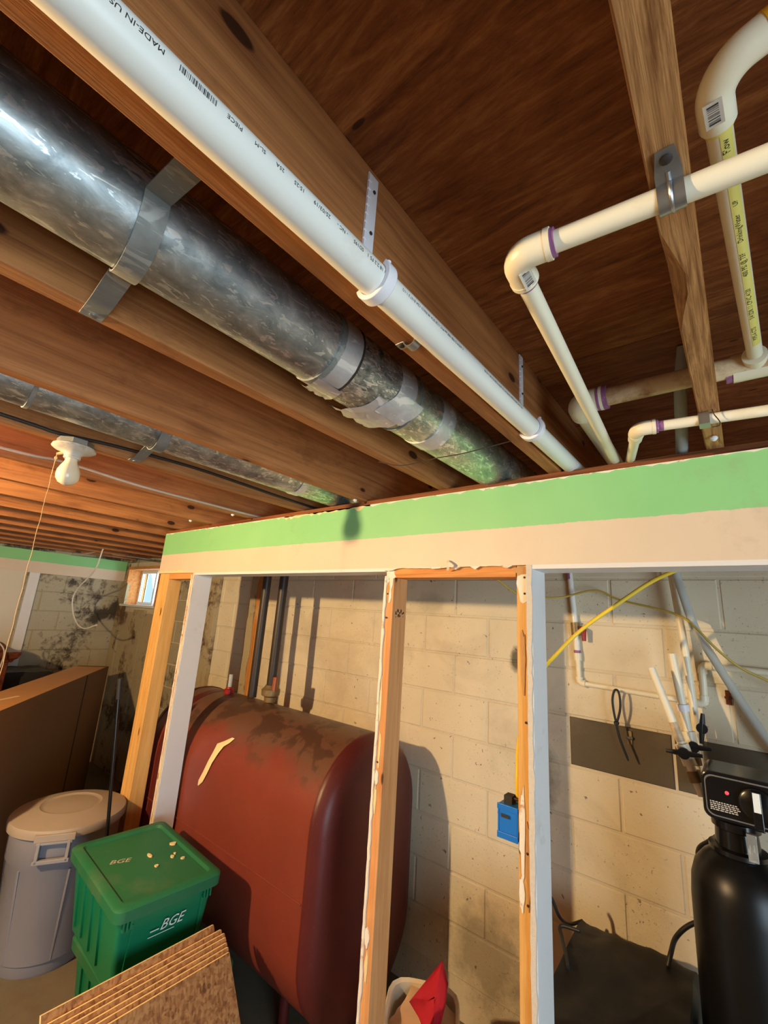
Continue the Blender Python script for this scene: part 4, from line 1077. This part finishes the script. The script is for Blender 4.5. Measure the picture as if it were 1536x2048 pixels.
# yellow cables
cable('yellow_cable', [onY(1420, 1108, 1.75), onY(1360, 1137, 1.75), onY(1300, 1165, 1.75), onY(1225, 1215, 1.74), onY(1160, 1262, 1.72), onY(1110, 1312, 1.66), onY(1085, 1342, 1.60), (-0.575, 1.50, -0.25), (-0.585, 1.44, -0.34), (-0.575, 1.40, -0.42), (-0.572, 1.392, -0.50)], 0.0068, 'yellow_cable', 'thick yellow cable arching from the header down to the blue box')
cable('yellow_cable', [onY(960, 1132, 1.7), onY(992, 1157, 1.75), onY(1030, 1185, 1.85), onY(1060, 1193, 2.0), onY(1120, 1195, 2.12), onY(1190, 1181, 2.15), onY(1240, 1200, 2.15), onY(1345, 1226, 2.10), onY(1385, 1250, 2.06), onY(1430, 1295, 2.06), onY(1480, 1335, 2.10), onY(1536, 1362, 2.13), onY(1640, 1415, 2.13)], 0.0045, 'olive_cable', 'thin olive yellow wire drooping across the back wall')
# blue outlet box on the side of the third stud
q0 = onY(1002, 1595, 1.40)
bx0, bx1, bz0, bz1 = -0.612, -0.5515, -0.583, -0.503
t = thing('outlet_box', (-0.58, 1.40, bz0), 'blue plastic outlet box nailed to the side of a stud', 'outlet box')
g = G().box(bx0, bx0+0.004, YS+0.0, YS+0.085, bz0, bz1).box(bx1-0.003, bx1, YS, YS+0.085, bz0, bz1).box(bx0+0.004, bx1-0.003, YS, YS+0.085, bz0, bz0+0.004).box(bx0+0.004, bx1-0.003, YS, YS+0.085, bz1-0.004, bz1).box(bx0+0.004, bx1-0.003, YS+0.081, YS+0.085, bz0+0.004, bz1-0.004)
obj('body', g, 'blue_box', t)
obj('face_flange', G().box(bx0-0.001, bx1, YS-0.003, YS+0.003, bz0-0.004, bz0+0.012).box(bx0-0.001, bx1, YS-0.003, YS+0.003, bz1-0.012, bz1+0.003).box(bx0+0.004, bx1-0.003, YS+0.001, YS+0.003, bz0, bz1), 'blue_box', t, bevel=0.001)
obj('nail_boss', G().box(bx0+0.010, bx0+0.034, YS+0.02, YS+0.05, bz1, bz1+0.02).tube([(bx0+0.008, YS+0.03, bz1+0.013), (bx1, YS+0.03, bz1+0.016)], 0.0035, 8), 'dark_cable', t)
obj('label_plate', G().box(bx0+0.012, bx0+0.036, YS-0.0036, YS-0.001, bz1-0.030, bz1-0.022), 'ink', t)

# ------------------------------------------------------------------ water softener
SX, SY, SR = -0.083, 1.86, 0.128
t = thing('water_softener', (SX, SY, FL), 'tall black resin tank with a control head, at the right edge', 'water softener')
obj('tank', G().lathe([(0.10, 0), (SR-0.008, 0.01), (SR, 0.03), (SR, 1.0), (SR-0.004, 1.05), (SR-0.016, 1.09), (SR-0.040, 1.12), (0.060, 1.14), (0.050, 1.15)], (SX, SY, FL+0.001), 40), 'softener', t)
obj('collar', G().lathe([(0.066, 1.135), (0.072, 1.14), (0.072, 1.152), (0.055, 1.155), (0.052, 1.20), (0.060, 1.205), (0.060, 1.225), (0.05, 1.23)], (SX, SY, FL), 32), 'plastic_black', t)
hx0_, hx1_, hz0_, hz1_, hy = -0.153, 0.165, -0.517, -0.388, 1.785
rr = 0.022
poly = []
for cx, cz, a0 in ((hx1_-rr, hz1_-rr, 0), (hx0_+rr, hz1_-rr, 90), (hx0_+rr, hz0_+rr, 180), (hx1_-rr, hz0_+rr, 270)):
    for i in range(6):
        a = math.radians(a0+90*i/5); poly.append((cx+rr*math.cos(a), cz+rr*math.sin(a)))
hdp = obj('control_head', G().prism(poly, 'Y', hy, hy+0.17), 'plastic_black', t, bevel=0.005)
obj('head_neck', G().box(SX-0.05, SX+0.07, hy+0.03, hy+0.13, -0.53, hz0_), 'plastic_black', t, bevel=0.004)
ins = [(p[0]*0.93+0.0004, (p[1]+0.4525)*0.80-0.4525) for p in poly]
obj('silver_border', G().prism([(p[0]*0.95+0.0003, (p[1]+0.4525)*0.86-0.4525) for p in poly], 'Y', hy-0.0015, hy+0.001), 'clip_metal', hdp)
obj('face_panel', G().prism(ins, 'Y', hy-0.003, hy+0.001), 'plastic_black', hdp)
obj('dial', G().lathe([(0.042, 0), (0.042, 0.010), (0.036, 0.014)], (-0.025, hy-0.003, -0.450), 28, (0, -1, 0)), 'plastic_black', hdp)
kn = obj('knob', G().box(-0.036, -0.014, hy-0.034, hy-0.014, -0.505, -0.412), 'plastic_black', hdp, bevel=0.002)
obj('pointer', G().box(-0.033, -0.017, hy-0.0355, hy-0.0338, -0.463, -0.414), 'white_ink', hdp)
obj('indicator_light', G().lathe([(0.005, 0), (0.005, 0.003), (0.002, 0.005)], (-0.092, hy-0.003, -0.438), 12, (0, -1, 0)), 'led_red', hdp)
g = G(); r = np.random.RandomState(9)
for rowi in range(5):
    x = -0.135
    while x < -0.072:
        w = r.uniform(0.003, 0.009); g.box(x, x+w, hy-0.0034, hy-0.0028, -0.470-rowi*0.0052, -0.4674-rowi*0.0052); x += w+0.002
obj('printed_text', g, 'sticker', hdp)
obj('bypass_lever', G().box(SX+0.025, SX+0.048, SY-0.085, SY-0.07, -0.60, -0.53), 'strap', t, bevel=0.002)
obj('power_cord', G().tube(cat([onY(1470, 1640, 1.88), onY(1450, 1662, 1.92), onY(1420, 1682, 1.98), onY(1398, 1698, 2.03), onY(1400, 1730, 2.07), onY(1430, 1800, 2.08)], 8), 0.0075, 10), 'rubber', t)

# black sheet-covered brine tank behind the right bay
t = thing('brine_tank', (-0.41, 1.84, FL), 'low dark container draped in dusty black sheeting beside the softener', 'brine tank')
bxa, bxb, bya, byb, bzt = -0.590, -0.235, 1.56, 2.03, -1.055
obj('body', G().box(bxa+0.03, bxb-0.02, bya+0.03, byb-0.02, FL+0.001, bzt-0.085), 'plastic_black', t, bevel=0.02)
pts = []; r = np.random.RandomState(21)
NU, NV = 34, 34
from mathutils import noise as mnoise
for i in range(NU):
    u = -0.28+1.56*i/(NU-1); rw = []
    for j in range(NV):
        w = -0.6+1.72*j/(NV-1)
        uu = min(max(u, 0), 1); ww = min(max(w, 0), 1)
        x = bxa+(bxb-bxa)*uu; y = bya+(byb-bya)*ww
        over = max(uu-u, u-uu, ww-w, w-ww)
        z = bzt+0.006-over*0.62-0.05*(1-ww)**1.5
        f = mnoise.noise(Vector((u*3.1, w*3.3, 1.7)))*0.022+mnoise.noise(Vector((u*8, w*7, 5)))*0.009
        x += (-1 if u < 0 else (1 if u > 1 else 0))*(0.010+0.012*min(1, over*3))+f*0.5*(1-min(1, over*4))
        y += (-1 if w < 0 else (1 if w > 1 else 0))*(0.010+0.03*min(1, over*3))+f*0.5*(1-min(1, over*4))
        rw.append((min(x, -0.222), y, z+f*0.8*(1-min(1, over*4))))
    pts.append(rw)
o = obj('sheet', G().grid(pts), 'sheet_black', t)
so = o.modifiers.new('thick', 'SOLIDIFY'); so.thickness = 0.003
cable('rubber_cord', [onY(1090, 1780, 1.9), onY(1105, 1800, 1.92), onY(1120, 1835, 1.95), onY(1140, 1848, 2.03), onY(1165, 1842, 2.08)], 0.006, 'rubber', 'black cord curving down to the draped container from behind the white jamb', 'cord')
cable('rubber_cord', [onY(1160, 1862, 1.9), onY(1122, 1852, 1.9), onY(1124, 1875, 1.86), onY(1131, 1905, 1.80), onY(1136, 1935, 1.75)], 0.006, 'rubber', 'black cord kinked over the left rim of the draped container', 'cord')
cable('rubber_cord', [onY(1336, 1932, 1.98), onY(1342, 1905, 2.0), onY(1352, 1875, 2.05), onY(1380, 1850, 2.08), onY(1430, 1835, 2.10)], 0.0075, 'rubber', 'black hose rising between the draped container and the softener', 'hose')

# ------------------------------------------------------------------ bucket with red cloth
t = thing('bucket', (-1.03, 1.62, FL), 'cream tub with pinkish paper inside, between two studs', 'bucket')
bc = np.array((-1.045, 1.66)); bz = -1.365
def sq(r, z, n=28, p=4.0):
    out = []
    for i in range(n):
        a = 2*math.pi*i/n+0.5; c, s = math.cos(a-0.5), math.sin(a-0.5); k = (abs(c)**p+abs(s)**p)**(-1/p)
        out.append((bc[0]+r*k*math.cos(a), bc[1]+r*k*math.sin(a), z))
    return out
obj('tub', G().loft([sq(0.098, FL+0.001), sq(0.102, FL+0.02), sq(0.128, bz-0.01), sq(0.134, bz), sq(0.130, bz+0.004), sq(0.120, bz-0.004), sq(0.105, FL+0.05)]), 'bucket', t)
pts = []
for i in range(10):
    for_ = []
    for j in range(10):
        u, w = i/9*2-1, j/9*2-1; h = mnoise.noise(Vector((u*2, w*2, 3)))*0.02
        for_.append((bc[0]+u*0.098, bc[1]+w*0.098, bz-0.035+h+0.02*w))
    pts.append(for_)
obj('paper_fill', G().grid(pts), 'bucket_in', t)
c0 = np.array((bc[0]+0.03, bc[1]+0.035, bz))
def red(): 
    tips = [(-0.10, -0.01, -0.02), (-0.05, 0.03, 0.045), (0.0, 0.05, 0.125), (0.03, 0.04, 0.075), (0.045, 0.0, 0.03), (0.055, -0.05, -0.005), (0.06, -0.10, -0.035), (0.02, -0.075, -0.03), (-0.03, -0.05, -0.022)]
    tips = [np.array(p)+c0 for p in tips]; ctr = c0+np.array((0.008, -0.012, 0.038)); rows = []
    for p in tips+[tips[0]]:
        rows.append([ctr+(p-ctr)*k/4+np.array((0, 0, 0.006*math.sin(k*2.0+p[0]*60))) for k in range(5)])
    return G().grid(rows)
o = obj('red_cloth', red(), 'red_cloth', label='crumpled red cloth sticking up out of the cream tub', cat_='cloth')
so = o.modifiers.new('thick', 'SOLIDIFY'); so.thickness = 0.004

# ------------------------------------------------------------------ trash can
CX, CY, CRR = -2.950, 1.062, 0.265
t = thing('trash_can', (CX, CY, FL), 'round grey plastic trash can with a domed dusty lid', 'trash can')
zl = -1.12
hh = zl-FL
obj('body', G().lathe([(0.196, 0.0), (0.200, 0.012), (0.203, 0.05), (0.210, 0.055), (0.238, hh-0.17), (0.246, hh-0.16), (0.250, hh-0.02)], (CX, CY, FL+0.001), 48), 'can', t)
lid = obj('lid', G().lathe([(0.252, -0.035), (0.266, -0.035), (0.268, -0.006), (0.262, 0.004), (0.235, 0.012), (0.15, 0.030), (0.142, 0.032), (0.132, 0.025), (0.120, 0.026), (0.07, 0.033), (0.001, 0.035)], (CX, CY, zl), 56), 'can_lid', t)
# vertical ribs and the handle facing the camera
for a in (-62, -8, 40, -115):
    ar = math.radians(a)
    obj('rib', G().tube([(CX+0.206*math.cos(ar), CY+0.206*math.sin(ar), FL+0.06), (CX+0.240*math.cos(ar), CY+0.240*math.sin(ar), zl-0.18)], 0.006, 8), 'can', t)
ah = math.radians(-28); hd_ = np.array((math.cos(ah), math.sin(ah), 0)); hs = np.array((-math.sin(ah), math.cos(ah), 0)); hc = np.array((CX, CY, 0))
g = G()
for s in (-1, 1):
    g.obox(hc+hd_*0.258+hs*0.062*s+np.array((0, 0, zl-0.082)), hs, hd_, (0, 0, 1), 0.007, 0.020, 0.045)
g.obox(hc+hd_*0.268+np.array((0, 0, zl-0.122)), hs, hd_, (0, 0, 1), 0.075, 0.010, 0.009)
g.obox(hc+hd_*0.258+np.array((0, 0, zl-0.044)), hs, hd_, (0, 0, 1), 0.075, 0.018, 0.006)
obj('handle', g, 'can_grey', t, bevel=0.003)
obj('lid_latch', G().obox(hc+hd_*0.270+np.array((0, 0, zl-0.022)), hs, hd_, (0, 0, 1), 0.085, 0.007, 0.016), 'can_lid', lid, bevel=0.003)

# black rod leaning beside the can
tp_, lo_ = np.array((-2.633, 1.056, -0.411)), np.array((-2.583, 1.116, -1.12))
dv = (lo_-tp_)/(tp_[2]-lo_[2]); ft = tp_+dv*(tp_[2]-FL-0.002)
t = thing('metal_rod', ft, 'thin black metal rod with a thicker grip, leaning beside the trash can', 'rod')
obj('rod', G().tube([tp_, ft], 0.0085, 12), 'plastic_black', t)
obj('grip', G().tube([tp_+np.array((0, 0, 0.003)), tp_+dv*0.10], 0.0135, 12), 'rubber', t)

# ------------------------------------------------------------------ green totes
def rrect(cx, cy, hx, hy, z, r, rot=0.0, n=5):
    out = []; c, s = math.cos(rot), math.sin(rot)
    for sx, sy, a0 in ((1, 1, 0), (-1, 1, 90), (-1, -1, 180), (1, -1, 270)):
        for i in range(n):
            a = math.radians(a0+90*i/(n-1)); x = sx*(hx-r)+r*math.cos(a); y = sy*(hy-r)+r*math.sin(a)
            out.append((cx+c*x-s*y, cy+s*x+c*y, z))
    return out
def tote(cx, cy, zb, zt, rot, label, with_logo):
    t = thing('storage_tote', (cx, cy, zb), label, 'storage tote', 'green storage totes')
    hx, hy = 0.295, 0.195
    R = lambda x, y: (cx+math.cos(rot)*x-math.sin(rot)*y, cy+math.sin(rot)*x+math.cos(rot)*y)
    ax = np.array((math.cos(rot), math.sin(rot), 0)); ay_ = np.array((-math.sin(rot), math.cos(rot), 0)); az = np.array((0, 0, 1.0))
    obj('body', G().loft([rrect(cx, cy, hx-0.045, hy-0.035, zb+0.001, 0.02, rot), rrect(cx, cy, hx-0.010, hy-0.008, zt-0.03, 0.02, rot), rrect(cx, cy, hx-0.008, hy-0.006, zt-0.02, 0.02, rot)]), 'tote', t)
    lid = obj('lid', G().loft([rrect(cx, cy, hx, hy, zt-0.045, 0.03, rot), rrect(cx, cy, hx+0.015, hy+0.012, zt-0.045, 0.035, rot), rrect(cx, cy, hx+0.017, hy+0.014, zt-0.008, 0.035, rot), rrect(cx, cy, hx+0.008, hy+0.005, zt, 0.03, rot),
                                rrect(cx, cy, hx-0.022, hy-0.022, zt, 0.025, rot), rrect(cx, cy, hx-0.030, hy-0.030, zt-0.010, 0.02, rot)]), 'tote_lid', t)
    # ribs on the near side and on the face with the logo
    for x in (-0.19, -0.10, 0.0, 0.10):
        p = R(x, -hy+0.020); obj('rib', G().obox((p[0], p[1], (zb+zt)/2-0.02), ax, ay_, unit(az-ay_*0.09), 0.006, 0.006, (zt-zb)/2-0.055), 'tote', t)
    for y in (-0.13, 0.14):
        p = R(hx-0.026, y); obj('rib', G().obox((p[0], p[1], (zb+zt)/2-0.02), ay_, ax, unit(az+ax*0.10), 0.004, 0.004, (zt-zb)/2-0.055), 'tote', t)
    for y in (-0.155, 0.155):
        p = R(hx-0.006, y); g = G()
        for k in (-1, 0, 1): g.obox((p[0]+ay_[0]*0.013*k, p[1]+ay_[1]*0.013*k, zt-0.068), ay_, ax, az, 0.003, 0.006, 0.018-0.004*abs(k))
        obj('handle_rib', g, 'tote', t)
    if with_logo:
        n_ = unit(ax-az*0.12); u_ = unit(az+ax*0.12)
        p0 = np.array((*R(hx-0.0165, -0.025), zt-0.135))+n_*0.003
        vs, fs = text_geom('BGE', 0.050, 0.35)
        lg = G().add([p0+ay_*x+u_*y+n_*0.001 for x, y, z in vs], fs)
        for a, b, c, d in ((-0.035, -0.002, 0.006, 0.010), (-0.040, 0.06, -0.012, -0.0095)):
            lg.add([p0+ay_*a+u_*c+n_*0.001, p0+ay_*b+u_*c+n_*0.001, p0+ay_*b+u_*d+n_*0.001, p0+ay_*a+u_*d+n_*0.001], [(0, 1, 2, 3)])
        obj('printed_logo', lg, 'white_ink', t)
    return t, R
ROT = math.radians(-3)
z_top = -1.10
_, R2 = tote(-2.075, 1.165, FL, -1.405, math.radians(-1.0), 'lower green storage tote, mostly hidden under the upper one', False)
upper_tote, R1_ = tote(-2.168, 1.118, -1.4045, z_top, ROT, 'upper green storage tote with white lettering and plaster crumbs on its lid', True)
# crumbs on the lid
cr = [(0.02, 0.105, 0.022, 0.008), (0.085, 0.125, 0.012, 0.008), (0.10, 0.145, 0.008, 0.010), (0.115, 0.12, 0.010, 0.008), (0.13, 0.06, 0.012, 0.010), (0.02, 0.165, 0.02, 0.012), (0.21, 0.02, 0.006, 0.006), (0.04, 0.13, 0.006, 0.005), (0.06, 0.14, 0.005, 0.005), (0.15, 0.145, 0.005, 0.006)]
for i, (x, y, a, b) in enumerate([(-0.02, 0.03, 0.022, 0.009), (0.05, 0.10, 0.014, 0.010), (0.09, 0.13, 0.010, 0.012), (0.08, 0.02, 0.012, 0.010), (0.03, 0.12, 0.007, 0.006), (-0.06, 0.15, 0.016, 0.020)]):
    p = R1_(x, y); rr_ = np.random.RandomState(40+i)
    poly = [(p[0]+a*rr_.uniform(0.6, 1)*math.cos(k*0.785), p[1]+b*rr_.uniform(0.6, 1)*math.sin(k*0.785)) for k in range(8)]
    obj('plaster_crumb', G().prism(poly, 'Z', z_top-0.0098, z_top-0.0045), 'cream_paper',
        label=['largest cream plaster flake on the green tote lid', 'cream plaster crumb on the tote lid towards the tank', 'cream plaster crumb nearest the tank on the tote lid', 'single cream crumb near the middle of the tote lid', 'tiny cream crumb among the flakes on the tote lid', 'cream plaster crumb at the far rim of the tote lid'][i],
        cat_='plaster crumb', group='plaster crumbs on the tote lid')
# faded white print at the near left corner of the lid
vs, fs = text_geom('BGE', 0.045, 0.3); p = R1_(-0.06, -0.125); an = ROT+1.2
obj('worn_print', G().add([(p[0]+x*math.cos(an)-y*math.sin(an), p[1]+x*math.sin(an)+y*math.cos(an), z_top-0.0094) for x, y, z in vs], fs), 'sticker', upper_tote)

# ------------------------------------------------------------------ leaning strand boards
def board(i, top0, top1, dx_, L, label):
    # top edge from top0 (near) to top1 (far); the sheet falls to the floor leaning to the right
    a, b = np.array(top0), np.array(top1); ed = unit(b-a)
    down = np.array((0.20, 0.02, -0.50)); downb = np.array((0.20, 0.075, -0.50)); nrm = unit(np.cross(ed, down)); nrm = nrm if nrm[0] > 0 else -nrm
    th = 0.0125
    Lz = (a[2]-FL-0.004)/(-down[2])
    vs = []
    for q in (0, 1):
        o_ = -nrm*th*q
        vs += [a+o_, b+o_, b+downb*Lz+o_, a+down*Lz+o_]
    g = G().add(vs, [(0, 1, 2, 3), (7, 6, 5, 4), (0, 4, 5, 1), (1, 5, 6, 2), (2, 6, 7, 3), (3, 7, 4, 0)])
    o = obj('strand_board', g, 'osb', base=(a+b)/2, label=label, cat_='board', group='leaning strand boards')
    o.data.materials.append(MAT['osb_edge'])
    for p in o.data.polygons:
        if len(p.vertices) == 4 and p.area < 0.02: p.material_index = 1
    return o
names = ['hindmost strand board of the leaning stack, its top edge highest', 'second strand board from the back of the leaning stack', 'third strand board from the back of the leaning stack',
         'fourth strand board from the back of the leaning stack', 'fifth strand board from the back of the leaning stack', 'sixth strand board, second from the front of the leaning stack', 'front strand board of the leaning stack, its face fully seen']
nrm = unit((0.50, 0, 0.20))
for i in range(7):
    s = [0, 0.034, 0.053, 0.068, 0.088, 0.104, 0.122][i]
    off_ = nrm*0.0132*i+np.array((0.20, 0, -0.50))/0.5385*s*0.72
    a = np.array((-1.800, 0.685+0.012*i*(1 if i else 0), -1.255))+off_; b = np.array((-1.800, 1.262+[0, 0.024, 0.030, 0.026, 0.022, 0.018, 0.014][i], -1.255))+off_
    board(i, a, b, 0, 0.6, names[i])

# ------------------------------------------------------------------ long cardboard carton at the left
e1 = np.array((-4.998, 1.878)); ux = unit((0.83, -0.56)); nx = np.array((-0.5593, -0.829)); zt_ = -0.65
nx = np.array((-ux[1]*-1*-1, 0))*0+np.array((-0.56, -0.83))/math.hypot(0.56, 0.83)
Lc, Wc = 2.75, 0.265
def cc(l, w): q = e1+ux[:2]*l+nx*w; return q
t = thing('carton', (*cc(Lc/2, Wc/2), FL), 'long upright brown cardboard carton behind the trash can', 'carton')
A3 = np.array((*ux[:2], 0)); B3 = np.array((*nx, 0)); Z3_ = np.array((0, 0, 1.0))
cen = np.array((*cc(Lc/2, Wc/2), (FL+zt_)/2))
obj('body', G().obox(cen, A3, B3, Z3_, Lc/2, Wc/2, (zt_-FL)/2-0.001), 'cardboard', t, bevel=0.006)
obj('top_flap', G().obox(np.array((*cc(Lc/2+0.06, Wc/2), zt_+0.0015)), A3, B3, Z3_, Lc/2-0.06, Wc/2-0.004, 0.0018), 'cardboard_top', t)
obj('flap_seam', G().obox(np.array((*cc(0.63, -0.0008), (FL+zt_)/2)), A3, B3, Z3_, 0.007, 0.0025, (zt_-FL)/2-0.004), 'crease', t)
obj('tape_strip', G().obox(np.array((*cc(1.78, Wc*0.55), zt_+0.0042)), unit(A3+B3*0.35), unit(B3-A3*0.35), Z3_, 0.16, 0.012, 0.0006), 'cream_paper', t)
# furniture beyond the carton
t = thing('cabinet', (-5.45, 0.95, FL), 'dark cherry wood cabinet with moulded cornice at the left edge, behind the carton', 'cabinet')
obj('case', G().box(-5.85, -5.12, 0.35, 1.10, FL+0.06, -0.60), 'carved', t, bevel=0.006)
prof = [(0.0, 0.0), (0.02, 0.0), (0.028, 0.02), (0.05, 0.035), (0.062, 0.07), (0.062, 0.09)]
for (sgnp) in (0,):
    secs = []
    for d_, h_ in prof:
        secs.append([(-5.85-d_*0.4, 0.35-d_, -0.60+h_), (-5.12+d_, 0.35-d_, -0.60+h_), (-5.12+d_, 1.10+d_, -0.60+h_), (-5.85-d_*0.4, 1.10+d_, -0.60+h_)])
    c_ = obj('cornice', G().loft(secs), 'carved', t, bevel=0.003)
obj('base_moulding', G().box(-5.86, -5.09, 0.33, 1.12, FL, FL+0.07), 'carved', t, bevel=0.006)
obj('carved_crest', G().tube(cat([(-5.20, 0.60, -0.51), (-5.20, 0.75, -0.46), (-5.20, 0.90, -0.43), (-5.20, 1.00, -0.455), (-5.20, 1.045, -0.485), (-5.20, 1.02, -0.50), (-5.20, 0.985, -0.49)], 8), 0.030, 14), 'carved', t)
t = thing('covered_chest', (-5.6, 1.33, FL), 'low chest under black sheeting between the carton and the far wall', 'chest')
obj('case', G().box(-5.85, -5.40, 1.16, 1.50, FL, -0.74), 'plastic_black', t, bevel=0.02)
pts = []
for i in range(16):
    rw = []
    for j in range(16):
        u, w = -0.06+1.12*i/15, -0.06+1.12*j/15
        ed = max(0, -u, u-1, -w, w-1)
        rw.append((-5.86+0.47*min(max(u, -0.02), 1.02), 1.15+0.36*min(max(w, -0.02), 1.02), -0.728-ed*3+0.012*mnoise.noise(Vector((u*4, w*4, 9)))))
    pts.append(rw)
obj('sheet', G().grid(pts), 'rubber', t)

# rubble swept into the corner behind the can
r = np.random.RandomState(61)
g = G()
for i in range(260):
    a = r.uniform(0, 2*math.pi); q = r.uniform(0, 1)**0.5
    x = -4.30+0.28*q*math.cos(a); y = 1.95+0.16*q*math.sin(a); s = r.uniform(0.012, 0.04)
    z = FL+s*0.6+(1-q)*0.22*r.uniform(0, 1)
    ax_ = unit(r.normal(size=3)); b_ = unit(np.cross(ax_, r.normal(size=3))); c_ = np.cross(ax_, b_)
    g.obox((x, y, z), ax_, b_, c_, s*r.uniform(0.5, 1), s*r.uniform(0.3, 0.8), s*r.uniform(0.2, 0.6))
obj('rubble', g, 'debris', base=(-4.30, 1.95, FL), label='dark rubble and scraps heaped on the floor in the far corner', cat_='rubble', kind='stuff')
